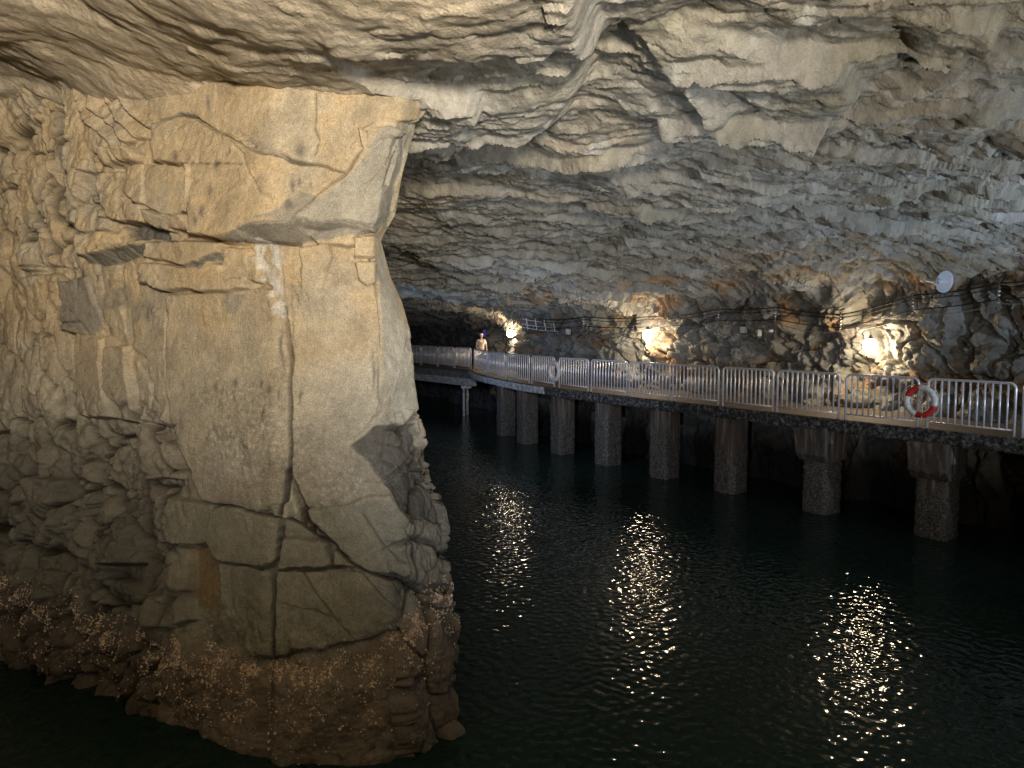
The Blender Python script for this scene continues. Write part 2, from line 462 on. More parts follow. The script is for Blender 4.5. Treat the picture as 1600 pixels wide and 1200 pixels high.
# a crisp ledge where the slabs break
# colours
base = np.empty((R_, K_, 3))
grey = np.array([0.34, 0.325, 0.285]); olive = np.array([0.33, 0.31, 0.25]); orange = np.array([0.44, 0.26, 0.12]); bluegrey = np.array([0.36, 0.37, 0.37]); pale = np.array([0.56, 0.56, 0.54]); dark = np.array([0.13, 0.125, 0.12]); tan = np.array([0.42, 0.34, 0.23])
def mix(c, d, m): return c * (1 - m[..., None]) + d * m[..., None]
base[:] = grey
base = mix(base, olive, sstep(-0.1, 0.4, fbm(B / 2.4, T / 1.6, 71, 4)))
base = mix(base, tan, 0.45 * nearc * sstep(-0.2, 0.5, fbm(B / 3, T / 2, 77, 3)))
base = mix(base, orange, 0.75 * sstep(0.05, 0.35, fbm(B / 1.5, T / 0.8, 72, 5)) * sstep(-4.5, -0.5, A) + 0 * A)
base = mix(base, bluegrey, 0.7 * sstep(0.0, 0.35, fbm(B / 1.8, T / 1.3, 73, 4)) * sstep(-9, -1, A))
base = mix(base, pale, 0.45 * sstep(0.25, 0.42, fbm(B / 0.9, T / 0.5, 74, 5)))
base = mix(base, dark, 0.55 * sstep(0.15, 0.4, fbm(B / 1.1, T / 0.8, 75, 4)) * wall_w)
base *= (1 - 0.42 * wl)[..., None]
base = mix(base, tan, 0.6 * sstep(-12.5, -15, A))
base *= (0.88 + 0.24 * r3)[..., None] * (0.86 + 0.28 * r2)[..., None] * (1.08 - 0.16 * midc)[..., None]
wet_shade = sstep(1.9, 0.6, P[..., 2])  # wet rock and shade under the deck, both put into the colour
base = mix(base, np.array([0.018, 0.016, 0.014]), wet_shade)
base = mix(base, np.array([0.10, 0.11, 0.12]), 0.85 * sstep(18, 23, B))  # gloom of the far tunnel painted into the rock colour, deepest on the wall
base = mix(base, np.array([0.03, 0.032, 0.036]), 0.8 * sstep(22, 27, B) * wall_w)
split = int(np.argmin(np.abs(pa[:, 1] - 4.9) + (pa[:, 0] < -3) * 99))
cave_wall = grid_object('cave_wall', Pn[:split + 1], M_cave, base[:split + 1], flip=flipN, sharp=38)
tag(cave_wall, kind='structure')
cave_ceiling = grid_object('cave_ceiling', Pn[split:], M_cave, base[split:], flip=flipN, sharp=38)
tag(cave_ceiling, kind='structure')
WP = Pn[:split + 60].reshape(-1, 3)
wx_, wy_, wd_ = project(WP)

def wall_hit(px_, py_, r=5.0):
    m = (np.abs(wx_ - px_) < r) & (np.abs(wy_ - py_) < r)
    if not m.any(): return at_y(px_, py_, 20)
    d = np.percentile(wd_[m], 10)
    rr = ray(px_, py_)
    return EYE + rr * d          # ray() has unit depth along the view axis

# end wall far down the dark tunnel
ez = np.linspace(-1.6, 8, 40); ea = np.linspace(-22, 6, 90)
EA, EZ = np.meshgrid(ea, ez)
EP = np.empty(EA.shape + (3,))
bump_e = 45 - 1.2 * facets(EA, EZ, 1.5, 1.5, 91)[0]
EP[..., 0] = P0[0] + DIR[0] * bump_e + NRM[0] * EA; EP[..., 1] = P0[1] + DIR[1] * bump_e + NRM[1] * EA; EP[..., 2] = EZ
ec = np.ones(EA.shape + (3,)) * 0.1
tag(grid_object('cave_end_wall', EP, M_cave, ec), kind='structure')

# ------------------------------------------------------------------ rock pillar on the left
yk = [-60, 100, 160, 200, 260, 330, 358, 372, 430, 470, 520, 600, 655, 700, 740, 850, 900, 908, 925, 960, 1040, 1075, 1108, 1128, 1150, 1180, 1260]
fk = [640, 640, 622, 612, 600, 590, 584, 574, 584, 592, 597, 598, 585, 590, 604, 634, 640, 640, 640, 640, 640, 640, 640, 645, 650, 650, 650]
sk = [640, 644, 648, 640, 624, 612, 596, 590, 606, 625, 638, 646, 655, 668, 681, 700, 706, 711, 710, 712, 714, 704, 690, 720, 722, 710, 712]
def zy(yp, Y): return at_y(600, yp, Y).z
Ysil = 7.75
zk = np.array([zy(v, Ysil) for v in yk])
depk = np.array([(at_y(600, v, Ysil) - EYE).dot(Vector((0, math.cos(PITCH), -math.sin(PITCH)))) for v in yk])
Xf_k = (np.array(fk) - CX) / F * depk
Xs_k = (np.array(sk) - CX) / F * (depk + 0.12)
zs = np.concatenate([np.arange(-0.6, -0.05, 0.05), np.arange(-0.05, 7.3, 0.0115), np.arange(7.3, 8.2, 0.1)])
o_ = np.argsort(zk)
Xf = np.interp(zs, zk[o_], Xf_k[o_]); Xs = np.interp(zs, zk[o_], Xs_k[o_])
leanz = np.interp(zs, [-0.6, 0, 0.9, 1.6, 2.4, 4, 6, 8], [-0.05, 0.0, 0.12, 0.35, 0.45, 0.62, 0.7, 0.75])
def yface(X): return np.interp(X, [-13, -9.5, -5.95, -3.65, -2.3, -1.05, -0.4], [13.5, 11.5, 8.95, 7.72, 7.02, 7.0, 7.15])
NC = 60, 560, 80, 110
cols = []
rowsP = np.empty((len(zs), sum(NC), 3))
for r, z in enumerate(zs):
    c1 = np.linspace(-13, -7.3, NC[0], endpoint=False)
    c2 = np.linspace(-7.3, Xf[r], NC[1], endpoint=False)
    X = np.concatenate([c1, c2]); Y = yface(X) + leanz[r]
    yf = yface(np.array([Xf[r]]))[0] + leanz[r]
    t = np.linspace(0, 1, NC[2], endpoint=False)
    ysd = yf + 0.42
    X3 = Xf[r] + (Xs[r] - Xf[r]) * t; Y3 = yf + (ysd - yf) * (t ** 1.3)
    t = np.linspace(0, 1, NC[3])
    Y4 = ysd + 12.0 * t ** 1.15; X4 = Xs[r] * (Y4 / ysd) - 0.12 * np.minimum(1, t * 12) - 0.9 * t - 3.0 * t ** 2.2
    rowsP[r, :, 0] = np.concatenate([X, X3, X4]); rowsP[r, :, 1] = np.concatenate([Y, Y3, Y4]); rowsP[r, :, 2] = z
PP = rowsP
U = np.concatenate([np.zeros((len(zs), 1)), np.cumsum(np.hypot(np.diff(PP[..., 0], axis=1), np.diff(PP[..., 1], axis=1)), axis=1)], 1)
U = U - U[:, NC[0] + NC[1]][:, None]           # 0 at the front corner
V = PP[..., 2]
pn = grid_normals(PP)
if np.median(pn[:, NC[0]:NC[0] + NC[1], 1]) > 0: pn = -pn; pflip = True
else: pflip = False
ppx, ppy, pd = project(PP)
front = np.zeros(PP.shape[:2]); front[:, :NC[0] + NC[1] + NC[2]] = 1
jm = 0.3 + 1.1 * sstep(-0.2, 0.5, perlin(ppx / 60, ppy / 60, 109))
jx = 4 * perlin(ppx / 40, ppy / 40, 101) + jm * (2.2 * perlin(ppx / 13, ppy / 13, 102) + 1.0 * perlin(ppx / 4, ppy / 4, 112))
jy = 4 * perlin(ppx / 40, ppy / 40, 103) + jm * (2.2 * perlin(ppx / 13, ppy / 13, 104) + 1.0 * perlin(ppx / 4, ppy / 4, 114))
fm = front.reshape(-1) > 0
qx = (ppx + jx).reshape(-1)[fm]; qy = (ppy + jy).reshape(-1)[fm]
rel = np.zeros(qx.shape)
def pp(poly, wd=5, **k): paint(rel, qx, qy, poly, wd, **k)
# upper left, stepped recesses
pp([(-400, -100, .0), (85, 50, -.22), (105, 170, -.3), (112, 300, -.32), (112, 450, -.30), (100, 480, -.3), (118, 600, -.3), (130, 650, -.28), (150, 760, -.25), (60, 800, -.2), (0, 900, -.1), (-400, 900, .1)], 9)
pp([(12, 265, -.08), (55, 245, -.10), (72, 330, -.2), (52, 400, -.16), (40, 420, -.12), (14, 420, -.08)], 6)
pp([(15, 430, -.08), (70, 425, -.2), (86, 520, -.18), (98, 600, -.22), (60, 640, -.12), (18, 600, -.06)], 7)
pp([(-40, 100, -.02), (30, 120, -.12), (30, 180, -.16), (-40, 240, -.06)], 6)
pp([(50, 165, -.42), (90, 150, -.5), (98, 240, -.5), (60, 235, -.4)], 7)
pp([(55, 235, -.3), (92, 205, -.42), (105, 262, -.5), (85, 268, -.42), (58, 262, -.3)], 5)
pp([(0, 235, -.2), (48, 250, -.3), (20, 268, -.34), (-20, 262, -.24)], 5)
# long ridge right of the recess
pp([(85, 50, .02), (130, 55, .02), (190, 105, .02), (200, 200, .02), (230, 235, .0), (160, 240, .05), (120, 300, .08), (125, 350, .08), (110, 350, .1), (100, 200, .08)], 6)
for k, (dx, dy) in enumerate([(0, 0), (20, -8), (40, -14), (58, -30)]):
    pp([(118 + dx, 130 + dy, .10 - .0 * k), (140 + dx, 150 + dy, .02), (200 + dx, 225 + dy, -.02), (205 + dx, 232 + dy, .03), (180 + dx, 232 + dy, .12), (135 + dx, 180 + dy, .14)], 4)
# big smooth slab under the ceiling
pp([(193, 100, .06), (250, 106, .08), (400, 126, .10), (520, 148, .10), (690, 150, .08), (645, 190, .10), (565, 205, .12), (570, 238, .12), (545, 272, .10), (480, 257, .09), (420, 240, .09), (360, 213, .08), (318, 188, .08), (290, 180, .08), (250, 195, .06), (215, 165, .05), (195, 120, .05)], 5)
pp([(250, 196, .10), (290, 184, .13), (325, 193, .14), (400, 232, .17), (480, 263, .18), (548, 274, .18), (500, 318, .25), (470, 350, .30), (380, 376, .32), (326, 370, .30), (318, 262, .20), (260, 256, .14)], 4)
pp([(235, 258, .10), (316, 262, .13), (314, 340, .16), (270, 338, .17), (243, 325, .14)], 4)
pp([(243, 328, .22), (275, 340, .24), (312, 342, .25), (325, 368, .20), (270, 360, .16), (245, 348, .16)], 4)
pp([(318, 262, .25), (322, 262, .25), (322, 340, .28), (316, 340, .28)], 3)
# blocks left of it
pp([(168, 234, .22), (222, 234, .24), (229, 246, .20), (225, 255, .16), (176, 262, .12)], 3)
pp([(176, 262, .0), (226, 254, .0), (224, 262, -.06), (200, 270, -.08), (180, 268, -.06)], 3)
pp([(165, 272, .10), (198, 272, .10), (208, 318, .16), (212, 346, .20), (172, 344, .20), (166, 320, .14)], 4)
pp([(208, 262, .08), (234, 256, .10), (244, 322, .18), (226, 322, .18), (206, 306, .12)], 3)
pp([(206, 322, .20), (242, 324, .20), (242, 350, .16), (208, 348, .22)], 3)
pp([(128, 270, -.12), (160, 268, -.12), (164, 300, -.10), (140, 310, -.14)], 4)
pp([(140, 305, .1), (164, 298, .02), (158, 316, .12), (146, 318, .14)], 3)
pp([(125, 318, .06), (150, 320, .06), (172, 345, .08), (180, 362, .10), (132, 362, .10)], 4)
# shelf with dark underside
pp([(193, 346, -.14), (262, 356, -.16), (266, 374, -.10), (200, 376, -.12)], 3)
pp([(136, 366, .16), (182, 366, .17), (188, 386, .18), (240, 378, .16), (216, 392, .2), (146, 408, .2)], 4)
pp([(147, 402, .16), (216, 388, .16), (242, 380, .12), (236, 396, .0), (170, 416, -.06), (140, 414, -.02)], 3)
pp([(240, 379, .12), (350, 379, .14), (361, 396, .16), (320, 412, .17), (300, 416, .16), (240, 404, .12)], 4)
pp([(296, 416, .14), (356, 396, .12), (359, 406, .02), (330, 420, -.02), (300, 420, .0)], 3)
pp([(239, 413, .2), (300, 419, .2), (345, 410, .18), (400, 430, .16), (402, 452, .18), (352, 466, .22), (320, 454, .22), (280, 456, .22), (242, 444, .2)], 4)
pp([(212, 405, .06), (238, 398, .05), (236, 428, .07), (222, 428, .07)], 3)
pp([(362, 385, .12), (398, 388, .10), (402, 434, .12), (380, 436, .14), (364, 424, .12)], 3)
pp([(398, 380, .05), (436, 382, .05), (446, 440, .05), (452, 496, .03), (430, 492, .02), (428, 450, .03), (410, 440, .04)], 4)
pp([(395, 402, .10), (412, 402, .10), (414, 446, .14), (400, 440, .12)], 3)
pp([(352, 466, .05), (402, 452, .06), (432, 455, .07), (430, 492, .1), (410, 488, .1), (395, 472, .07), (360, 470, .05)], 3)
# wedge that overhangs on the right
pp([(566, 206, .12), (606, 188, .10), (640, 188, .05), (628, 262, -.06), (610, 352, -.10), (560, 350, .18), (470, 350, .30), (500, 318, .27), (548, 276, .18), (570, 240, .14)], 4)
pp([(566, 204, .20), (580, 212, .16), (576, 238, .12), (568, 232, .18)], 3)
pp([(580, 210, .22), (625, 200, .10), (600, 226, .10), (578, 238, .14)], 3)
pp([(560, 268, .16), (600, 220, .10), (622, 205, .02), (600, 262, .0), (566, 296, .10)], 3)
pp([(575, 300, .12), (602, 250, .06), (616, 230, -.02), (606, 290, -.04), (580, 305, .08)], 3)
pp([(350, 378, .30), (430, 357, .31), (480, 348, .31), (560, 352, .2), (592, 357, -.02), (580, 366, -.05), (520, 374, .0), (440, 379, .02), (370, 379, .1)], 4)
# lower slabs
pp([(458, 386, .02), (575, 376, .0), (590, 440, -.02), (597, 520, -.04), (597, 640, -.04), (556, 684, .0), (552, 708, .02), (610, 762, .06), (632, 806, .07), (486, 792, .08), (459, 740, .06)], 4)
pp([(470, 386, .08), (516, 384, .06), (520, 400, .05), (505, 440, .03), (498, 480, .0), (474, 470, .03)], 4)
pp([(480, 360, .08), (560, 362, .06), (556, 386, .08), (500, 384, .10)], 4)
pp([(556, 372, .12), (580, 368, .08), (584, 404, .04), (555, 402, .08)], 3)
pp([(558, 410, .10), (584, 408, .04), (588, 440, .0), (574, 446, .04), (560, 436, .08)], 3)
pp([(269, 462, .09), (330, 458, .10), (405, 460, .08), (445, 490, .07), (456, 560, .07), (455, 735, .08), (446, 802, .12), (330, 784, .14), (306, 740, .12), (280, 668, .10), (268, 600, .08)], 5)
pp([(205, 482, .02), (262, 480, .04), (268, 640, .05), (262, 660, .08), (240, 640, .06), (244, 600, .04), (232, 560, .02), (212, 548, .02)], 5)
pp([(154, 482, .0), (192, 478, .04), (202, 535, .02), (200, 548, -.02), (160, 520, -.02)], 4)
pp([(98, 440, .04), (140, 434, .06), (150, 470, .06), (164, 510, .02), (150, 522, .0), (100, 518, .06)], 3)
pp([(86, 478, -.36), (98, 520, -.4), (118, 524, -.4), (112, 592, -.44), (100, 588, -.4), (90, 530, -.36)], 5)
pp([(118, 522, .02), (160, 530, .04), (166, 620, .06), (186, 680, .08), (150, 690, .05), (115, 660, -.02), (110, 610, -.02)], 6)
pp([(165, 545, .07), (205, 545, .08), (215, 640, .12), (212, 682, .12), (190, 660, .1), (170, 610, .08)], 5)
pp([(215, 560, .02), (240, 600, .04), (240, 640, .06), (222, 660, .06)], 4)
pp([(270, 650, .05), (285, 690, .02), (310, 742, .02), (324, 782, .0), (300, 770, -.04), (276, 700, -.08)], 4)
pp([(276, 712, -.45), (284, 720, -.45), (286, 748, -.45), (272, 764, -.42)], 4)
# rubble zone bottom left
pp([(110, 650, -.18), (270, 668, -.14), (325, 784, -.12), (345, 880, -.05), (352, 960, .0), (300, 1000, .0), (160, 940, -.05), (60, 900, -.1), (100, 780, -.2)], 10)
pp([(38, 742, .0), (78, 752, .0), (84, 820, .08), (60, 850, .10), (38, 806, .06)], 5)
pp([(212, 660, .02), (262, 690, .04), (275, 700, .0), (270, 752, .06), (232, 748, .06), (210, 700, .02)], 5)
pp([(96, 800, .04), (112, 802, .04), (118, 822, .05), (100, 828, .06)], 3)
pp([(112, 806, -.1), (150, 812, -.06), (160, 866, .0), (158, 905, .05), (104, 862, -.02)], 5)
pp([(118, 755, -.5), (130, 768, -.5), (132, 800, -.5), (110, 795, -.45)], 5)
pp([(160, 810, .02), (200, 800, .0), (204, 860, .08), (190, 902, .10), (162, 885, .06)], 5)
pp([(160, 885, -.3), (215, 880, -.34), (210, 912, -.3), (165, 905, -.25)], 6)
pp([(240, 775, .0), (332, 790, .02), (335, 850, .06), (250, 850, .08)], 5)
pp([(252, 852, .02), (300, 855, .03), (300, 925, .12), (275, 925, .12)], 5)
pp([(246, 925, .06), (272, 930, .08), (274, 980, .12), (248, 975, .1)], 4)
pp([(277, 925, .06), (304, 932, .05), (305, 968, .1), (280, 978, .1)], 4)
pp([(70, 890, .0), (100, 896, .02), (104, 930, .08), (76, 932, .06)], 4)
# lower right blocks
pp([(338, 794, .10), (370, 786, .14), (444, 806, .14), (440, 868, .15), (430, 884, .17), (350, 874, .14), (334, 850, .10)], 4)
pp([(350, 880, .10), (432, 888, .14), (434, 1022, .18), (400, 1018, .14), (375, 985, .10), (350, 930, .06)], 4)
pp([(446, 838, .15), (510, 842, .14), (523, 880, .16), (440, 886, .17)], 4)
pp([(440, 890, .17), (560, 884, .18), (636, 920, .16), (632, 976, .18), (556, 1002, .2), (436, 1022, .2)], 4)
pp([(524, 858, .12), (560, 870, .16), (636, 915, .14), (560, 884, .17), (526, 880, .16)], 3)
pp([(482, 796, .12), (606, 772, .10), (633, 816, .10), (634, 904, .15), (572, 882, .17), (500, 830, .16)], 4)
pp([(458, 742, -.1), (482, 790, -.14), (495, 830, -.2), (482, 828, -.3), (458, 775, -.35)], 4)
pp([(432, 786, .16), (455, 784, .16), (456, 806, .18), (436, 808, .18)], 3)
pp([(484, 805, .10), (492, 808, .10), (490, 826, .12), (481, 822, .12)], 2)
# dark block on the corner
pp([(552, 696, .02), (584, 670, .04), (612, 664, .0), (650, 662, -.16), (684, 742, -.16), (702, 850, -.16), (668, 830, -.06), (634, 800, .03), (604, 758, .02), (552, 712, -.02)], 4)
pp([(600, 675, .06), (620, 668, .02), (634, 720, .02), (618, 735, .06), (592, 716, .06)], 4)
pp([(612, 745, -.04), (650, 740, -.14), (658, 810, -.10), (640, 800, -.04)], 4)
pp([(633, 814, .10), (668, 812, .02), (700, 820, -.12), (705, 905, -.08), (668, 914, .04), (634, 908, .12)], 4)
pp([(668, 915, -.14), (704, 906, -.24), (704, 930, -.2), (660, 926, -.06)], 4)
pp([(625, 918, .05), (658, 926, .0), (640, 985, .06), (624, 980, .08)], 5)
# barnacled skirt swells outward
pp([(-300, 930, .0), (60, 935, .0), (120, 960, .02), (240, 1000, .1), (246, 1010, .14), (420, 1030, .20), (560, 1000, .22), (650, 960, .12), (714, 930, .0), (730, 1260, .05), (400, 1290, .32), (-300, 1290, .1)], 50)
pp([(240, 1010, .10), (320, 1030, .18), (330, 1160, .12), (280, 1120, .05), (250, 1060, .04)], 10)
pp([(436, 1060, .27), (640, 1030, .24), (660, 1200, .25), (540, 1240, .34), (440, 1200, .28)], 40)
relief = np.zeros(PP.shape[:2]).reshape(-1); relief[fm] = rel; relief = relief.reshape(PP.shape[:2])
# cracks
cr = np.zeros(qx.shape)
cx_ = (ppx + 0.45 * jx).reshape(-1)[fm]; cy_ = (ppy + 0.45 * jy).reshape(-1)[fm]
def crack(pts, wd, dp):
    wd = wd * 0.62; dp = dp * 0.8; d = line_dist(cx_, cy_, pts); cr[:] = np.maximum(cr, dp * np.exp(-(d / wd) ** 2))
crack([(448, 480), (452, 520), (457, 560), (456, 640), (457, 700), (455, 735)], 1.8, .10)
crack([(455, 735), (450, 770), (445, 800)], 3.2, .2)
crack([(444, 820), (438, 900), (434, 960), (431, 1040), (438, 1110)], 1.6, .12)
crack([(331, 786), (380, 790), (410, 800), (446, 806), (482, 826), (520, 848), (560, 880), (600, 900), (640, 912), (672, 930)], 2.2, .18)
crack([(488, 812), (530, 850)], 3.5, .2)
crack([(268, 462), (269, 520), (267, 600), (272, 650), (284, 700)], 2.2, .07)
crack([(252, 196), (290, 182), (316, 188), (345, 205), (400, 235), (440, 250), (480, 258), (540, 274)], 2.2, .06)
crack([(498, 150), (496, 205), (503, 222), (495, 245)], 1.6, .05)
crack([(372, 222), (400, 246), (412, 275), (428, 300), (438, 322)], 1.3, .04)
crack([(262, 258), (318, 262), (400, 263)], 1.6, .05)
crack([(240, 378), (300, 378), (380, 378), (470, 382)], 2.0, .12)
crack([(350, 876), (400, 880), (440, 886), (520, 884), (560, 888)], 2.4, .06)
crack([(480, 890), (500, 930), (540, 975), (560, 998)], 2.4, .035)
crack([(440, 940), (500, 955), (540, 968)], 1.8, .03)
crack([(570, 800), (600, 845), (630, 880)], 2.2, .035)
crack([(600, 855), (634, 840)], 2.0, .04)
crack([(560, 884), (600, 930), (634, 960)], 2.2, .03)
crack([(395, 950), (385, 1010)], 2.5, .04)
crack([(0, 415), (60, 412), (100, 420)], 2, .06)
crack([(250, 852), (300, 856), (340, 858)], 2, .06)
crack([(100, 505), (128, 503), (140, 520)], 2, .06)
crack([(588, 690), (620, 700), (640, 690)], 2, .03)
crack([(590, 755), (625, 735), (650, 745)], 2, .03)
crack([(654, 825), (660, 860), (668, 905)], 2, .03)
crack([(684, 830), (688, 870), (690, 905)], 2, .03)
crk = np.zeros(PP.shape[:2]).reshape(-1); crk[fm] = cr; crk = crk.reshape(PP.shape[:2])
# noise relief: calm on the slabs, broken in the rubble zone and far left
rub = np.clip(sstep(300, 220, ppx) * sstep(600, 720, ppy) + 0.20 * sstep(130, 60, ppx) + 0.25 * sstep(260, 180, ppx) * sstep(480, 380, ppy) + 0.35 * sstep(600, 640, ppx) * (ppy > 640), 0, 1)
g1, q1, gr1 = lumps(U, V, 0.34, 0.58, 121, 0.9, 0.9, rot=0.25, groove=0.11)
g2, q2, gr2 = lumps(U, V, 0.15, 0.22, 122, 1.0, 0.9, rot=-0.3, groove=0.10)
g3, q3 = facets(U, V, 0.07, 0.08, 123, 1.0, 0.8)
skirt = sstep(930, 1010, ppy - 30 * np.sin(ppx / 90.0))
gpat = sstep(-0.15, 0.2, fbm(U * 1.1, V * 1.1, 145, 2))
gr = rub * (0.24 * gr1 + 0.09 * gr2 * gpat)
ph = relief - crk - gr + rub * (0.23 * g1 + 0.10 * g2 + 0.03 * g3) + (0.006 * g1 + 0.003 * g2 + 0.016 * sstep(0.0, 0.35, fbm(U * 1.3, V * 1.3, 139, 3)) * facets(U, V, 0.13, 0.16, 138, 0.9, 0.9)[0]) * (1 - rub) + 0.008 * fbm(U * 2, V * 2, 131, 4) + 0.003 * fbm(U * 14, V * 14, 132, 3)
ph += skirt * (0.05 * fbm(U * 4.5, V * 2.6, 133, 4) + 0.016 * fbm(U * 24, V * 24, 134, 3)) + skirt * (0.08 * lumps(U, V, 0.5, 0.9, 135, 1, 0.8)[0] + 0.02 * lumps(U, V, 0.09, 0.09, 137, 1, 0.8)[0])
ph += (1 - front) * sstep(0.9, 2.2, U) * (0.15 * facets(U, V, 0.9, 0.9, 136)[0] + 0.05 * g1)
ph *= sstep(8.2, 7.9, V)
PQ = PP + pn * ph[..., None]
# colours of the pillar
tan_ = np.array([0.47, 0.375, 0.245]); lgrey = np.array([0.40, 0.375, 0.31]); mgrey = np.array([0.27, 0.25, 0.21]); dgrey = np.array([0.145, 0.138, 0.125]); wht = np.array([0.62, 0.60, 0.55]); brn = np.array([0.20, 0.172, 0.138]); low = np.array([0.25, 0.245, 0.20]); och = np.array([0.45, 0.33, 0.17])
pc = np.empty(PP.shape); pc[:] = tan_
n_a = fbm(U * 0.9, V * 0.9, 141, 5); n_b = fbm(U * 2.8, V * 2.8, 142, 5); n_c = fbm(U * 9, V * 9, 143, 4)
pc = mix(pc, lgrey, 0.55 * sstep(-0.15, 0.4, n_a))
pc = mix(pc, och, 0.45 * sstep(0.1, 0.4, n_b))
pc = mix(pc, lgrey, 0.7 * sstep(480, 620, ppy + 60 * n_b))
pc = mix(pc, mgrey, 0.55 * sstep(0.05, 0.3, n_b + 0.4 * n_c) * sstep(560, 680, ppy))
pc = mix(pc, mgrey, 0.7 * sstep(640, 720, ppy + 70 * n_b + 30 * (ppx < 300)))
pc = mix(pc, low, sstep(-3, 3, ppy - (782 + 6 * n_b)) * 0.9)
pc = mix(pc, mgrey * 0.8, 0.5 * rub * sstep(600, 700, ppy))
pcf = pc.reshape(-1, 3)[fm].copy()
def cpnt(poly, colr, wd=8, st=1.0): paint(pcf, qx, qy, poly, wd, vals=colr, strength=st)
cpnt([(50, 165), (95, 150), (108, 262), (85, 268), (58, 262)], dgrey * 1.4, 10, .8)  # shade in the recess left of the ridge painted into the rock
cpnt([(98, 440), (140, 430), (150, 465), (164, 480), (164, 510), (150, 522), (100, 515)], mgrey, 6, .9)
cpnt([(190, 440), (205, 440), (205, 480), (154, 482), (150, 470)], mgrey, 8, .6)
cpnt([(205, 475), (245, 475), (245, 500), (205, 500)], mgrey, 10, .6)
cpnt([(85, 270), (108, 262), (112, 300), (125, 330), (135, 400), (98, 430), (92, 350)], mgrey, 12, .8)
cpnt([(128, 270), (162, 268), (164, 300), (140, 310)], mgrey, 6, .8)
cpnt([(86, 460), (98, 520), (118, 524), (112, 592), (98, 588)], dgrey, 6, .9)  # shade inside the slot painted as dark grey
cpnt([(193, 346), (262, 356), (266, 374), (200, 376)], dgrey * 1.1, 3)  # notch and ledge undersides darkened to carry their shade
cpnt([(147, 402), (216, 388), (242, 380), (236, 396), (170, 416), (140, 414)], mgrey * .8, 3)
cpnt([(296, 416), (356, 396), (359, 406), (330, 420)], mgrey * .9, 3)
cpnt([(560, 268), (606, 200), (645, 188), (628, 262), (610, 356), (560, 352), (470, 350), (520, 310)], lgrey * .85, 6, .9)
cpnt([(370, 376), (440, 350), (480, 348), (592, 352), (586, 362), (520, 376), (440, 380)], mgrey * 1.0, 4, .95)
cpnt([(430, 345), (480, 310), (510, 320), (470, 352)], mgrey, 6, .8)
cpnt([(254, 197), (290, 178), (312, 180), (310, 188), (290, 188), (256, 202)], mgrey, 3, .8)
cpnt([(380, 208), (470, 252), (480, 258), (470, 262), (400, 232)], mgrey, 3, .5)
_b = pcf.copy()
cpnt([(401, 378), (418, 376), (438, 384), (444, 440), (452, 496), (432, 492), (428, 450), (414, 442)], wht, 6, .95)
_m = sstep(-0.28, 0.12, fbm(U * 12, V * 7, 163, 4)).reshape(-1)[fm][:, None]
pcf = _b * (1 - _m) + pcf * _m
cpnt([(355, 460), (395, 462), (380, 490), (365, 488)], mgrey, 5, .6)
cpnt([(575, 372), (592, 365), (606, 430), (640, 520), (648, 600), (650, 660), (612, 664), (600, 560), (594, 450)], lgrey * 1.15, 8, .9)  # cool light on the side facet put into a paler grey
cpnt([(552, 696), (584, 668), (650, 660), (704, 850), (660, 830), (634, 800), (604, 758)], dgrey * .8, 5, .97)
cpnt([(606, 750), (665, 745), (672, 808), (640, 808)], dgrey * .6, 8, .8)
cpnt([(634, 814), (668, 808), (705, 840), (706, 905), (668, 914), (634, 908)], mgrey * 1.0, 5, .95)
cpnt([(450, 738), (460, 738), (466, 790), (456, 806), (448, 800)], lgrey * 1.1, 3, .9)
cpnt([(460, 745), (480, 790), (495, 830), (470, 820)], np.array([.16, .10, .07]), 4, .8)
cpnt([(345, 690), (430, 700), (420, 740), (340, 745)], wht * .8, 30, .25)
cpnt([(300, 855), (345, 860), (350, 920), (330, 960), (300, 930)], np.array([.24, .17, .09]), 12, .8)
cpnt([(150, 360), (175, 330), (195, 345), (170, 372)], mgrey, 8, .3)
spk = np.exp(-(((qx - 395) / 85) ** 2 + ((qy - 690) / 75) ** 2)) + 0.7 * np.exp(-(((qx - 370) / 50) ** 2 + ((qy - 615) / 30) ** 2)) + 0.6 * np.exp(-(((qx - 540) / 70) ** 2 + ((qy - 760) / 40) ** 2))
uf = U.reshape(-1)[fm]; vf = V.reshape(-1)[fm]
sp1 = sstep(0.05, 0.3, fbm(uf * 22, vf * 22, 161, 4)) * spk
sp2 = sstep(0.05, 0.3, fbm(uf * 12, vf * 12, 162, 4)) * spk
pcf = pcf * (1 - 0.5 * sp2[:, None]) + 0.5 * sp2[:, None] * np.array([0.16, 0.155, 0.14])
pcf = pcf * (1 - 0.6 * sp1[:, None]) + 0.6 * sp1[:, None] * np.array([0.58, 0.55, 0.48])
# seep marks
spots = [(334, 168, 2.4, 14), (475, 240, 6, 13), (296, 250, 3, 7), (362, 264, 3, 7), (357, 305, 3.2, 9), (348, 336, 5, 9), (325, 329, 3, 6), (337, 350, 3, 7), (466, 327, 6, 9), (470, 298, 3, 10), (379, 244, 1.5, 9), (479, 292, 2, 8), (494, 300, 1.5, 5), (234, 490, 2, 11), (241, 486, 1.6, 7), (128, 430, 2, 7), (154, 433, 2, 7), (170, 443, 1.5, 8), (223, 463, 1.3, 4), (279, 468, 1.4, 5), (274, 485, 1.4, 5), (246, 436, 3, 6), (302, 398, 1.2, 4), (268, 403, 1.2, 4),
         (472, 620, 3, 12), (422, 643, 3, 9), (429, 610, 2.4, 7), (417, 600, 2, 6), (440, 615, 1.5, 5), (378, 600, 5, 6), (350, 605, 3, 7), (582, 580, 2.2, 26), (590, 600, 1.5, 40), (445, 545, 2.5, 30)]
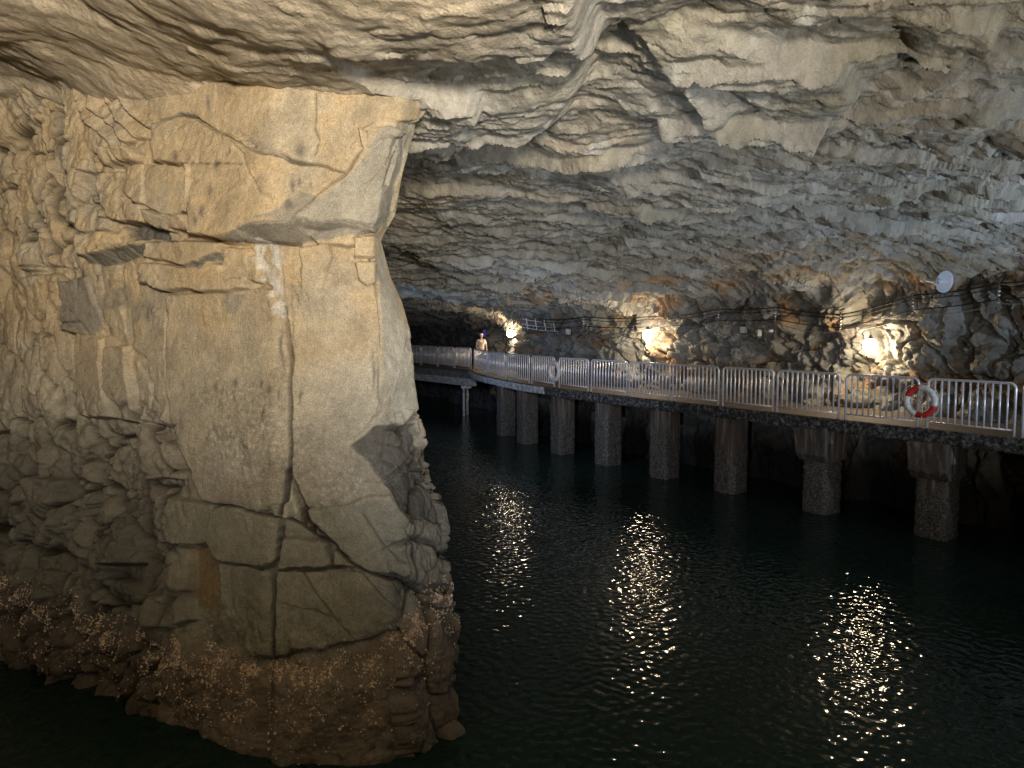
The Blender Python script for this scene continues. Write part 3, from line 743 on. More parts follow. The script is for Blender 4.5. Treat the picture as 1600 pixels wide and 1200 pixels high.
for (sx, sy, sw, sh) in spots:
    dd = ((qx - sx) / sw) ** 2 + ((qy - sy) / sh) ** 2
    a = 0.78 * np.exp(-dd * 0.8)
    pcf = pcf * (1 - a[:, None]) + a[:, None] * np.array([0.11, 0.105, 0.10])
dg = (np.clip(cr / 0.08, 0, 1) * 0.75)[:, None]
pcf = pcf * (1 - dg) + dg * np.array([0.06, 0.045, 0.03])
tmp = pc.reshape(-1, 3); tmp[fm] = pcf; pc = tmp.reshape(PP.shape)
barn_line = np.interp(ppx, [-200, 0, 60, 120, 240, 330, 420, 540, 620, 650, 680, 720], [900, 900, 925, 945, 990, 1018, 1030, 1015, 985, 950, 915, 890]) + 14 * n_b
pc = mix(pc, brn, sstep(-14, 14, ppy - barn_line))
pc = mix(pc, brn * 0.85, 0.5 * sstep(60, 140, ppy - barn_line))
pc = mix(pc, np.array([0.05, 0.042, 0.03]), np.clip(gr / 0.12, 0, 1) * 0.85 * (1 - skirt))  # gaps between blocks: dirt plus occlusion shade put into the colour
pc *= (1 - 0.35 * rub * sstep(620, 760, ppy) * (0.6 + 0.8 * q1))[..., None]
pc *= ((0.93 + 0.14 * q2) * (1 + 0.22 * fbm(U * 16, V * 16, 144, 4)) * (1 + 0.16 * n_b))[..., None]
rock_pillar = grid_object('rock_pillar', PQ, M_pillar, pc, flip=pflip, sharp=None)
tag(rock_pillar, 'massive tan granite pillar wall with a barnacled foot rising from the water', 'rock pillar')

# barnacles: countless, one object
NQ = grid_normals(PQ)
if np.median(NQ[:, NC[0]:NC[0] + NC[1], 1]) > 0: NQ = -NQ
dl = (ppy - barn_line)
prob = np.exp(-((dl - 20) / 20.0) ** 2) * (front > 0) + 0.22 * np.exp(-((dl - 60) / 40.0) ** 2) * (front > 0) + 0.012 * ((dl > 60) & (front > 0))
prob *= (0.08 + 1.5 * sstep(-0.15, 0.25, fbm(U * 6, V * 6, 151, 4)))
prob[:, :NC[0]] = 0
cand = np.argwhere(rng.random(prob.shape) < prob * 0.85)
rng.shuffle(cand); cand = cand[:30000]
vs, fs = [], []
for (r, c) in cand:
    p = PQ[r, c]; n = NQ[r, c]
    s = (0.0032 + 0.009 * rng.random() ** 2.2) * (1.0 if rng.random() < 0.95 else 1.5)
    t1 = np.cross(n, [0.3, 0.2, 0.9]); t1 /= np.linalg.norm(t1); t2 = np.cross(n, t1)
    a0 = rng.random() * 6.28; base_i = len(vs); hh = s * (0.6 + 0.8 * rng.random())
    for k in range(5):
        a = a0 + k * 1.2566 + rng.normal() * 0.15
        rr = s * (0.9 + 0.3 * rng.random())
        vs.append(p + t1 * math.cos(a) * rr + t2 * math.sin(a) * rr - n * 0.004)
    for k in range(5):
        a = a0 + k * 1.2566
        vs.append(p + t1 * math.cos(a) * s * 0.5 + t2 * math.sin(a) * s * 0.5 + n * hh)
    for k in range(5):
        k2 = (k + 1) % 5; fs.append((base_i + k, base_i + k2, base_i + 5 + k2, base_i + 5 + k))
    fs.append(tuple(base_i + 5 + k for k in range(5)))
me = bpy.data.meshes.new('barnacles'); me.from_pydata([tuple(v) for v in vs], [], fs)
M_barn = simple('barnacle_shell', (0.62, 0.50, 0.38), 0.4, vary=0.6, scale=25)
tag(link_mesh('barnacles', me, M_barn), 'pale barnacles crusting the foot of the rock pillar', 'barnacles', kind='stuff')

# ------------------------------------------------------------------ water
me = bpy.data.meshes.new('water')
me.from_pydata([(-40, -25, 0), (45, -25, 0), (45, 75, 0), (-40, 75, 0)], [], [(0, 1, 2, 3)])
tag(link_mesh('water', me, M_water), kind='structure')

# ------------------------------------------------------------------ basic shape builders
def bm_obj(name, bm, mat, parent=None, smooth=False):
    me = bpy.data.meshes.new(name); bm.normal_update(); bm.to_mesh(me); bm.free()
    return link_mesh(name, me, mat, parent, smooth)

def add_tube(bm, pts, r, seg=8, closed=False):
    pts = [Vector(p) for p in pts]; n = len(pts); rings = []
    up = Vector((0, 0, 1))
    prev = None
    for i, p in enumerate(pts):
        if closed: d = pts[(i + 1) % n] - pts[i - 1]
        else: d = (pts[min(i + 1, n - 1)] - pts[max(i - 1, 0)])
        d.normalize()
        a = prev if prev is not None else (up if abs(d.z) < 0.9 else Vector((1, 0, 0)))
        x = (a - d * a.dot(d))
        if x.length < 1e-4: x = d.orthogonal()
        x.normalize(); prev = x; y = d.cross(x)
        rr = r[i] if isinstance(r, (list, tuple)) else r
        rings.append([bm.verts.new(p + (x * math.cos(t) + y * math.sin(t)) * rr) for t in [2 * math.pi * k / seg for k in range(seg)]])
    m_ = n if closed else n - 1
    for i in range(m_):
        A_, B_ = rings[i], rings[(i + 1) % n]
        for k in range(seg):
            bm.faces.new((A_[k], A_[(k + 1) % seg], B_[(k + 1) % seg], B_[k]))
    if not closed:
        bm.faces.new(rings[0][::-1]); bm.faces.new(rings[-1])

def add_box(bm, c, s, M=None, bevel=0.0):
    r = bmesh.ops.create_cube(bm, size=1.0)
    vs_ = r['verts']
    for v in vs_:
        v.co = Vector((v.co.x * s[0], v.co.y * s[1], v.co.z * s[2])) + Vector(c)
        if M is not None: v.co = M @ v.co
    if bevel:
        es = list({e for v in vs_ for e in v.link_edges})
        bmesh.ops.bevel(bm, geom=es, offset=bevel, segments=2, affect='EDGES')

def empty(name, loc=(0, 0, 0), rz=0.0):
    o = bpy.data.objects.new(name, None); C.objects.link(o); o.location = loc; o.rotation_euler = (0, 0, rz)
    o.empty_display_size = 0.2
    return o

# ------------------------------------------------------------------ walkway
DZ = 2.06
edge_key = [(12.9, 7.4), (10.6, 10.45), (8.57, 13.2), (6.75, 15.65), (5.0, 18.2), (3.16, 20.85), (1.5, 23.5), (0.25, 25.9), (-0.75, 28.6), (-1.45, 31.0), (-1.80, 33.6)]
def cat(pts, n=24):
    out_ = []
    P_ = [Vector(p) for p in pts]; P_ = [P_[0] * 2 - P_[1]] + P_ + [P_[-1] * 2 - P_[-2]]
    for i in range(1, len(P_) - 2):
        for k in range(n):
            t = k / n; a, b_, c_, d_ = P_[i - 1:i + 3]
            out_.append(0.5 * ((2 * b_) + (c_ - a) * t + (2 * a - 5 * b_ + 4 * c_ - d_) * t * t + (3 * b_ - a - 3 * c_ + d_) * t ** 3))
    out_.append(P_[-2]); return out_
edge = [Vector((p[0], p[1])) for p in cat(edge_key)]

def edge_at_px(px_, line):
    best = None
    for i in range(len(line) - 1):
        a, b_ = line[i], line[i + 1]
        ka = a.x * F / (a.y * math.cos(PITCH) + 1.92 * math.sin(PITCH)) + CX
        kb = b_.x * F / (b_.y * math.cos(PITCH) + 1.92 * math.sin(PITCH)) + CX
        if (ka - px_) * (kb - px_) <= 0 and ka != kb:
            t = (px_ - ka) / (kb - ka); best = a.lerp(b_, t); break
    return best

m, nt, b, N, L = new_mat('crusted_concrete'); M_fascia = m
tc = N.new('ShaderNodeTexCoord')
n1 = N.new('ShaderNodeTexNoise'); n1.inputs['Scale'].default_value = 14; n1.inputs['Detail'].default_value = 7; n1.inputs['Roughness'].default_value = 0.75
L.new(tc.outputs['Object'], n1.inputs['Vector'])
cr_ = N.new('ShaderNodeValToRGB'); cr_.color_ramp.elements[0].position = 0.47; cr_.color_ramp.elements[0].color = (0.02, 0.018, 0.016, 1)
cr_.color_ramp.elements[1].position = 0.66; cr_.color_ramp.elements[1].color = (0.26, 0.26, 0.27, 1)
L.new(n1.outputs['Fac'], cr_.inputs[0]); L.new(cr_.outputs[0], b.inputs['Base Color'])
bn = N.new('ShaderNodeBump'); bn.inputs['Distance'].default_value = 0.05; L.new(n1.outputs['Fac'], bn.inputs['Height']); L.new(bn.outputs[0], b.inputs['Normal'])
b.inputs['Roughness'].default_value = 0.6
M_pale = simple('pale_concrete', (0.50, 0.51, 0.52), 0.75, vary=0.5, scale=7, bump=0.02)
M_slab = simple('walkway_concrete', (0.12, 0.095, 0.075), 0.8, vary=0.2, scale=3, bump=0.003)
M_beam = simple('beam_concrete', (0.20, 0.20, 0.20), 0.8, vary=0.4, scale=5, bump=0.01)

def deck_strip(name, line, width, mat, over=0.0):
    """top slab from the edge line inward to the rock"""
    vs_, fs_ = [], []
    n = len(line)
    for i, p in enumerate(line):
        d = (line[min(i + 1, n - 1)] - line[max(i - 1, 0)]).normalized(); nn = Vector((d.y, -d.x))
        q = p + nn * width
        vs_ += [(p.x - nn.x * over, p.y - nn.y * over, DZ), (q.x, q.y, DZ), (p.x - nn.x * over, p.y - nn.y * over, DZ - 0.05), (q.x, q.y, DZ - 0.25)]
    for i in range(n - 1):
        a = 4 * i; c = 4 * (i + 1)
        fs_ += [(a, c, c + 1, a + 1), (a + 2, c + 2, c, a), (a + 1, c + 1, c + 3, a + 3), (a + 3, c + 3, c + 2, a + 2)]
    fs_ += [(0, 1, 3, 2), (4 * n - 4, 4 * n - 2, 4 * n - 1, 4 * n - 3)]
    me = bpy.data.meshes.new(name); me.from_pydata(vs_, [], fs_)
    return link_mesh(name, me, mat)
wk = deck_strip('walkway', edge, 3.4, M_slab, 0.0)
tag(wk, kind='structure')

def resample(line, step):
    out_ = [line[0]]; acc = 0
    for i in range(1, len(line)):
        a, b_ = line[i - 1], line[i]; L_ = (b_ - a).length; pos = step - acc
        while pos <= L_:
            out_.append(a.lerp(b_, pos / L_)); pos += step
        acc = L_ - (pos - step)
    return out_
def fascia(name, line, z0, z1, mat, rough, seed, thick=0.3, parent=None):
    pts = resample(line, 0.04); n = len(pts); rows = max(6, int((z1 - z0) / 0.035))
    prof_ = [(0.0, z1)] + [(0.05 + 0.0 * k, z1 - (z1 - z0) * k / rows) for k in range(rows + 1)] + [(-thick, z0)]
    G = np.empty((len(prof_), n, 3)); s = 0
    for j, (o2, z) in enumerate(prof_):
        for i, p in enumerate(pts):
            d = (pts[min(i + 1, n - 1)] - pts[max(i - 1, 0)]).normalized(); nn = Vector((d.y, -d.x))
            G[j, i] = (p.x - nn.x * o2, p.y - nn.y * o2, z)
    S = np.arange(n)[None, :] * 0.04 + np.zeros((len(prof_), 1)); Tz = G[..., 2]
    hh = rough * (facets(S, Tz, 0.16, 0.12, seed, 1, 1)[0] + 0.7 * fbm(S * 9, Tz * 9, seed + 1, 3))
    hh[0] = 0; hh[-1] = 0
    D = np.gradient(G[1], axis=0); D /= np.linalg.norm(D, axis=1, keepdims=True)
    nn = np.stack([-D[:, 1], D[:, 0], 0 * D[:, 0]], 1)
    G += nn[None] * hh[..., None]
    G[-2:, :, 2] += (0.03 * fbm(S, S * 0 + 3, seed + 4, 4))[-2:]
    return grid_object(name, G, mat, smooth=False)
fa = fascia('walkway_edge_beam', edge, DZ - 0.27, DZ - 0.006, M_fascia, 0.030, 201)
fa.parent = wk
# far stretch of the edge: pale crust with the cool light put into it
i0 = next(i for i, p in enumerate(edge) if p.y > 24.2)
fp = fascia('lit_edge_crust', [p + Vector((0, 0)) for p in edge[i0:]], DZ - 0.25, DZ - 0.03, M_pale, 0.022, 211)
for v in fp.data.vertices:
    pass
nvp = np.empty(len(fp.data.vertices) * 3); fp.data.vertices.foreach_get('co', nvp); nvp = nvp.reshape(-1, 3)
nvp[:, 0] -= 0.04; nvp[:, 1] -= 0.02; fp.data.vertices.foreach_set('co', nvp.reshape(-1)); fp.parent = wk

# bridge stretch turning behind the pillar
bridge_line = [Vector((-1.82, 33.62)), Vector((-5.6, 38.9)), Vector((-8.5, 43.3))]
bl = resample(bridge_line, 0.2)
br = empty('footbridge', (-1.66, 32.9, 0))
bm = bmesh.new()
def prism(bm, line, o_in, o_out, z0, z1):
    n = len(line); V_ = []
    for i, p in enumerate(line):
        d = (line[min(i + 1, n - 1)] - line[max(i - 1, 0)]).normalized(); nn = Vector((d.y, -d.x))
        a = p + nn * o_in; c = p - nn * o_out
        V_.append([bm.verts.new((c.x, c.y, z1)), bm.verts.new((a.x, a.y, z1)), bm.verts.new((a.x, a.y, z0)), bm.verts.new((c.x, c.y, z0))])
    for i in range(n - 1):
        for k in range(4):
            bm.faces.new((V_[i][k], V_[i + 1][k], V_[i + 1][(k + 1) % 4], V_[i][(k + 1) % 4]))
    bm.faces.new(V_[0]); bm.faces.new(V_[-1][::-1])
def part_world(name, bm, mat, parent, smooth=False):
    o = bm_obj(name, bm, mat, parent, smooth)
    o.matrix_parent_inverse = Matrix.Translation(-Vector(parent.location)) if parent.rotation_euler.z == 0 else parent.matrix_basis.inverted()
    return o
prism(bm, bl, 2.0, 0.05, DZ - 0.12, DZ); part_world('deck', bm, M_slab, br)
bm = bmesh.new(); prism(bm, bl, 0.35, 0.0, DZ - 0.42, DZ - 0.122); part_world('edge_beam', bm, M_beam, br)
bm = bmesh.new(); prism(bm, bl, 0.33, 0.03, DZ - 0.74, DZ - 0.422); part_world('lower_beam', bm, M_pale, br)
tag(br, 'concrete footbridge beam running behind the rock pillar at the far end', 'footbridge')
for (lx, ly) in ((-2.13, 34.1), (-2.0, 34.5)):
    bm = bmesh.new(); add_tube(bm, [(lx, ly, -0.4), (lx, ly, DZ - 0.75)], 0.06, 10)
    part_world('leg', bm, M_pale, br)
bm = bmesh.new(); add_box(bm, (-2.02, 34.2, DZ - 0.80), (0.45, 0.45, 0.11)); part_world('leg_cap', bm, M_pale, br)

# ------------------------------------------------------------------ piers
def pier_mat():
    m, nt, b, N, L = new_mat('stained_concrete')
    tc = N.new('ShaderNodeTexCoord'); geo = N.new('ShaderNodeNewGeometry'); sep = N.new('ShaderNodeSeparateXYZ'); L.new(geo.outputs['Position'], sep.inputs[0])
    n1 = N.new('ShaderNodeTexNoise'); n1.inputs['Scale'].default_value = 30; n1.inputs['Detail'].default_value = 5; n1.inputs['Roughness'].default_value = 0.7
    L.new(geo.outputs['Position'], n1.inputs['Vector'])
    mp = N.new('ShaderNodeMapping'); mp.inputs['Scale'].default_value = (9, 9, 0.7); L.new(geo.outputs['Position'], mp.inputs['Vector'])
    n2 = N.new('ShaderNodeTexNoise'); n2.inputs['Scale'].default_value = 1.0; n2.inputs['Detail'].default_value = 5; L.new(mp.outputs[0], n2.inputs['Vector'])
    up = N.new('ShaderNodeValToRGB')
    e = up.color_ramp.elements; e[0].position = 0.38; e[0].color = (0.055, 0.048, 0.042, 1); e[1].position = 0.68; e[1].color = (0.26, 0.24, 0.22, 1)
    ee = up.color_ramp.elements.new(0.56); ee.color = (0.12, 0.085, 0.065, 1)
    L.new(n2.outputs['Fac'], up.inputs[0])
    lo = N.new('ShaderNodeValToRGB'); e = lo.color_ramp.elements; e[0].position = 0.46; e[0].color = (0.045, 0.038, 0.032, 1); e[1].position = 0.72; e[1].color = (0.30, 0.285, 0.26, 1)
    L.new(n1.outputs['Fac'], lo.inputs[0])
    oi = N.new('ShaderNodeObjectInfo'); ra = N.new('ShaderNodeMath'); ra.operation = 'MULTIPLY_ADD'; ra.inputs[1].default_value = 0.7; L.new(oi.outputs['Random'], ra.inputs[0]); L.new(sep.outputs['Z'], ra.inputs[2])
    ad = N.new('ShaderNodeMath'); ad.operation = 'MULTIPLY_ADD'; ad.inputs[1].default_value = 1.2; L.new(n2.outputs['Fac'], ad.inputs[0]); L.new(ra.outputs[0], ad.inputs[2])
    rg = N.new('ShaderNodeMapRange'); rg.inputs[1].default_value = 1.9; rg.inputs[2].default_value = 2.5; L.new(ad.outputs[0], rg.inputs[0])
    mx = N.new('ShaderNodeMixRGB'); L.new(rg.outputs[0], mx.inputs[0]); L.new(lo.outputs[0], mx.inputs[1]); L.new(up.outputs[0], mx.inputs[2])
    L.new(mx.outputs[0], b.inputs['Base Color']); b.inputs['Roughness'].default_value = 0.75
    bn = N.new('ShaderNodeBump'); bn.inputs['Distance'].default_value = 0.03; L.new(n1.outputs['Fac'], bn.inputs['Height']); L.new(bn.outputs[0], b.inputs['Normal'])
    return m
M_pier = pier_mat()

def pier(loc, rz, cap, seed, label, wd=0.58):
    t = empty('concrete_pier', (loc[0], loc[1], 0), rz)
    # column: rounded square section with rough barnacled surface below tide
    nz, na = 90, 64
    G = np.empty((nz, na + 1, 3)); zz = np.linspace(-0.5, DZ - 0.24, nz)
    for j in range(na + 1):
        a = 2 * math.pi * j / na
        ca, sa = math.cos(a), math.sin(a); k = (abs(ca) ** 7 + abs(sa) ** 7) ** (-1 / 7)
        G[:, j, 0] = ca * k * wd / 2; G[:, j, 1] = sa * k * wd / 2; G[:, j, 2] = zz
    S = np.arange(na + 1) / na * 2.2; S, Zg = np.meshgrid(S, zz)
    hh = (0.018 * facets(S, Zg, 0.10, 0.09, seed)[0] + 0.012 * fbm(S * 14, Zg * 14, seed + 5, 3)) * (0.25 + 0.75 * sstep(1.3, 0.9, Zg))
    hh[:, -1] = hh[:, 0]
    rr = np.hypot(G[..., 0], G[..., 1]); G[..., 0] *= 1 + hh / rr; G[..., 1] *= 1 + hh / rr
    o = grid_object('column', G, M_pier, smooth=False); o.parent = t
    if cap:
        bm = bmesh.new()
        h0 = DZ - 0.95; h1 = DZ - 0.24; wy = wd / 2 + 0.05
        # local -x points to the channel: cap flares that way
        pf = [(wd / 2 + 0.03, h1), (-wd / 2 - 0.26, h1), (-wd / 2 - 0.16, h0 + 0.16), (-wd / 2 - 0.02, h0), (wd / 2 + 0.03, h0 + 0.04)]
        A_ = [bm.verts.new((x, -wy, z)) for x, z in pf]; B_ = [bm.verts.new((x, wy, z)) for x, z in pf]
        bm.faces.new(A_[::-1]); bm.faces.new(B_)
        for k in range(5): bm.faces.new((A_[k], A_[(k + 1) % 5], B_[(k + 1) % 5], B_[k]))
        bmesh.ops.recalc_face_normals(bm, faces=bm.faces)
        bmesh.ops.bevel(bm, geom=list(bm.edges), offset=0.015, segments=2, affect='EDGES')
        bm_obj('pier_cap', bm, M_pier, t)
    tag(t, label, 'pier', 'concrete piers under the walkway')
    return t
pier_px = [(1655, 905, 1, 'flared concrete pier cut off by the right picture edge'),
           (1455, 846, 1, 'concrete pier with flared cap below the red and white lifebuoy'),
           (1281, 805, 1, 'concrete pier with boxy cap, second from the right'),
           (1140, 771, 0, 'brown stained concrete pier without a cap, left of the two capped ones'),
           (1038, 748, 0, 'pier below the middle wall lamp, streaked pale on its near face'),
           (962, 727, 0, 'barnacled pier fourth from the far end of the walkway'),
           (889, 711, 0, 'pier just right of the grey lifebuoy, pale crust on its upper edge'),
           (818, 696, 0, 'dark pier second from the far end of the walkway'),
           (767, 685, 0, 'farthest pier, beside the two thin bridge legs')]
rzw = math.atan2(NRM[1], NRM[0])
for k, (x_, y_, cp, lab) in enumerate(pier_px):
    p = at_z(x_, y_ - 4, 0.0)
    # keep each pier just under the edge of the deck
    e = min(edge, key=lambda q: (q - Vector((p.x, p.y))).length)
    i = edge.index(e); d = (edge[min(i + 1, len(edge) - 1)] - edge[max(i - 1, 0)]).normalized(); nn = Vector((d.y, -d.x))
    q = e + nn * 0.30
    pier((q.x, q.y), math.atan2(nn.y, nn.x), cp, 300 + 7 * k, lab, 0.60)

# ------------------------------------------------------------------ railing panels
def panel(pa_, pb_, label):
    t = empty('railing_panel', (pa_.x, pa_.y, DZ), math.atan2(pb_.y - pa_.y, pb_.x - pa_.x))
    W = (pb_ - pa_).length; H = 0.92; r = 0.10; R0 = 0.024
    bm = bmesh.new()
    pts = [(0, 0, 0), (0, 0, H - r)]
    for k in range(1, 6):
        a = math.pi / 2 * k / 6; pts.append((r - r * math.cos(a), 0, H - r + r * math.sin(a)))
    pts.append((r, 0, H)); pts.append((W - r, 0, H))
    for k in range(1, 6):
        a = math.pi / 2 * k / 6; pts.append((W - r + r * math.sin(a), 0, H - r + r * math.cos(a)))
    pts += [(W, 0, H - r), (W, 0, 0)]
    add_tube(bm, pts, R0, 10); bm_obj('frame', bm, M_steel, t, True)
    bm = bmesh.new(); add_tube(bm, [(0.01, 0, 0.11), (W - 0.01, 0, 0.11)], 0.016, 8); bm_obj('bottom_rail', bm, M_steel, t, True)
    nb = 11
    for k in range(nb):
        x = r * 0.6 + (W - r * 1.2) * (k + 0.5) / nb
        bm = bmesh.new(); add_tube(bm, [(x, 0, 0.115), (x, 0, H - 0.02)], 0.0185, 8); bm_obj('baluster', bm, M_steel, t, True)
    tag(t, label, 'railing', 'steel railing panels along the walkway')
inset = []
for i, p in enumerate(edge):
    d = (edge[min(i + 1, len(edge) - 1)] - edge[max(i - 1, 0)]).normalized(); inset.append(p + Vector((d.y, -d.x)) * 0.10)
panels = [(1597, 1760, 'steel railing panel cut off by the right picture edge'),
          (1448, 1584, 'steel railing panel just right of the red and white lifebuoy'),
          (1321, 1433, 'steel railing panel just left of the red and white lifebuoy, below the rightmost lamp'),
          (1214, 1310, 'steel railing panel next left of the one below the rightmost lamp'),
          (1129, 1207, 'railing panel halfway between the rightmost and the middle wall lamp'),
          (1051, 1122, 'railing panel right of the one below the middle wall lamp, over a bare rock wall'),
          (983, 1046, 'railing panel straight below the middle wall lamp'),
          (924, 979, 'railing panel just left of the one below the middle wall lamp'),
          (874, 919, 'railing panel just right of the grey lifebuoy'),
          (831, 866, 'railing panel just left of the grey lifebuoy'),
          (792, 827, 'railing panel straight below the farthest wall lamp'),
          (763, 789, 'railing panel between the person and the farthest wall lamp'),
          (741, 761, 'slanting railing panel in front of the person at the bend')]
for a, b2, lab in panels:
    pa_ = edge_at_px(a, inset); pb_ = edge_at_px(b2, inset)
    if pa_ is None or pb_ is None: print('panel miss', a, b2); continue
    panel(pa_, pb_, lab)
bins = [p + Vector((0.11, 0.075)) * 0.5 for p in bl]
for a, b2, lab in [(711, 736, 'first railing panel on the footbridge, left of the bend'), (685, 709, 'second railing panel on the footbridge, left of the bend'),
                   (659, 683, 'third railing panel on the footbridge, before a dark tunnel mouth'), (632, 657, 'railing panel on the footbridge half hidden by the rock pillar')]:
    pa_ = edge_at_px(a, bins); pb_ = edge_at_px(b2, bins)
    if pa_ is None or pb_ is None: print('panel miss', a, b2); continue
    panel(pa_, pb_, lab)

# ------------------------------------------------------------------ lifebuoys
def lifebuoy(px_, z, colors, label, yaw=0.0, R0=0.255, r0=0.062, rope_seed=3):
    p = edge_at_px(px_, inset); e = min(range(len(edge)), key=lambda i: (edge[i] - p).length)
    d = (edge[min(e + 1, len(edge) - 1)] - edge[e - 1]).normalized(); nn = Vector((-d.y, d.x))
    q = p + nn * 0.10
    t = empty('lifebuoy', (q.x, q.y, z), math.atan2(d.y, d.x) + math.pi + yaw)
    # local x = picture right, local -y = towards the channel
    nR, nr = 72, 16
    for (a0, a1, mt) in colors:
        bm = bmesh.new(); pts = []
        n = max(6, int((a1 - a0) / 5))
        for k in range(n + 1):
            a = math.radians(a0 + (a1 - a0) * k / n)
            pts.append((R0 * math.cos(a), 0, R0 * math.sin(a)))
        add_tube(bm, pts, r0, 16); bm_obj('ring_segment', bm, mt, t, True)
    bm = bmesh.new()
    for a0 in (10, 100, 190, 280):
        pts = []
        for k in range(9):
            a = math.radians(a0 + 10 + k * 70 / 8); rr = R0 + r0 + 0.012 + 0.03 * math.sin(math.pi * k / 8)
            pts.append((rr * math.cos(a), -0.01, rr * math.sin(a)))
        add_tube(bm, pts, 0.007, 6)
    bm_obj('grab_line', bm, M_rope, t, True)
    rs = random.Random(rope_seed); bm = bmesh.new()
    for s in range(4):
        pts = []
        for k in range(16):
            pts.append((rs.uniform(-.05, .05) + 0.01, rs.uniform(-.05, 0.0), 0.21 - k * 0.028 + rs.uniform(-.02, .02)))
        add_tube(bm, pts, 0.008, 6)
    pts = [(0.03, -0.03, -0.1)] + [(0.05 + rs.uniform(-.015, .015), -0.05, -0.15 - k * 0.05) for k in range(6)]
    add_tube(bm, pts, 0.007, 6)
    bm_obj('coiled_rope', bm, M_rope, t, True)
    tag(t, label, 'lifebuoy', None)
    return t
lifebuoy(1441, DZ + 0.50, [(-15, 95, M_bwhite), (95, 160, M_red), (160, 255, M_bwhite), (255, 345, M_red)],
         'red and white lifebuoy hanging on the near railing')
lifebuoy(870, DZ + 0.50, [(-45, 130, M_bgrey), (130, 315, M_bgrey)], 'dull grey lifebuoy hanging edge-on on the far railing', yaw=0.0, R0=0.26, r0=0.06, rope_seed=8)

# ------------------------------------------------------------------ wall lamps
toward = Vector((-NRM[0], -NRM[1], 0))
def wall_lamp(px_, py_, label, off=0.5, r=0.145):
    hp = wall_hit(px_, py_, 9)
    vd = (EYE - hp).normalized()
    p = hp + vd * off
    t = empty('wall_lamp', p)
    bm = bmesh.new(); bmesh.ops.create_uvsphere(bm, u_segments=16, v_segments=10, radius=r)
    for v in bm.verts: v.co = Vector((v.co.x, v.co.y, v.co.z * 1.15))
    bm_obj('bulb', bm, M_lampglow, t, True)
    bm = bmesh.new(); add_tube(bm, [(0, 0, r * 0.9), (0, 0, r * 1.15), (0, 0, r + 0.10)], [0.05, 0.055, 0.03], 12)
    add_tube(bm, [(0, 0, r + 0.09), Vector((0, 0, r + 0.12)) - vd * (off + 0.1)], 0.012, 8)
    bm_obj('bracket', bm, M_iron, t)
    tag(t, label, 'lamp', 'glowing lamps on the rock wall')
wall_lamp(1360, 541, 'glowing lamp on the rock wall, nearest and rightmost of the three')
wall_lamp(1012, 524, 'glowing lamp on the rock wall, middle one of the three')
wall_lamp(797, 521, 'glowing lamp on the rock wall, farthest one, beside the person')

# ------------------------------------------------------------------ horn loudspeaker
hp = wall_hit(1470, 440, 8); p = at_y(1474, 440, hp.y - 0.8)
t = empty('horn_loudspeaker', p)
ax = Vector((0.30, -0.93, -0.15)).normalized()
rot = ax.to_track_quat('Z', 'Y').to_matrix()
bm = bmesh.new()
prf = [(-0.42, .03), (-0.34, .038), (-0.22, .06), (-0.09, .11), (0.0, .165), (0.03, .20), (0.035, .21), (0.02, .205), (-0.05, .11), (-0.12, .05)]
rings = []
for (z, r) in prf:
    rings.append([bm.verts.new(rot @ Vector((r * math.cos(a), r * math.sin(a), z))) for a in [2 * math.pi * k / 28 for k in range(28)]])
for i in range(len(rings) - 1):
    for k in range(28): bm.faces.new((rings[i][k], rings[i][(k + 1) % 28], rings[i + 1][(k + 1) % 28], rings[i + 1][k]))
bm_obj('bell', bm, M_horn, t, True)
bm = bmesh.new(); add_tube(bm, [rot @ Vector((0, 0, -0.12)), rot @ Vector((0, 0, -0.04)), rot @ Vector((0, 0, -0.01))], [0.045, 0.04, 0.012], 12); bm_obj('inner_cone', bm, M_bwhite, t, True)
bm = bmesh.new(); add_tube(bm, [rot @ Vector((0, 0, -0.52)), rot @ Vector((0, 0, -0.50)), rot @ Vector((0, 0, -0.42)), rot @ Vector((0, 0, -0.40))], [0.05, 0.065, 0.065, 0.035], 14); bm_obj('driver', bm, M_white, t, True)
bm = bmesh.new(); b0 = rot @ Vector((0, 0, -0.3)); add_tube(bm, [b0, b0 + Vector((0.0, 0.15, 0.12)), b0 + Vector((0.1, 0.5, 0.2))], 0.012, 8); bm_obj('bracket', bm, M_iron, t)
tag(t, 'pale horn loudspeaker jutting from the rock wall at upper right', 'loudspeaker')

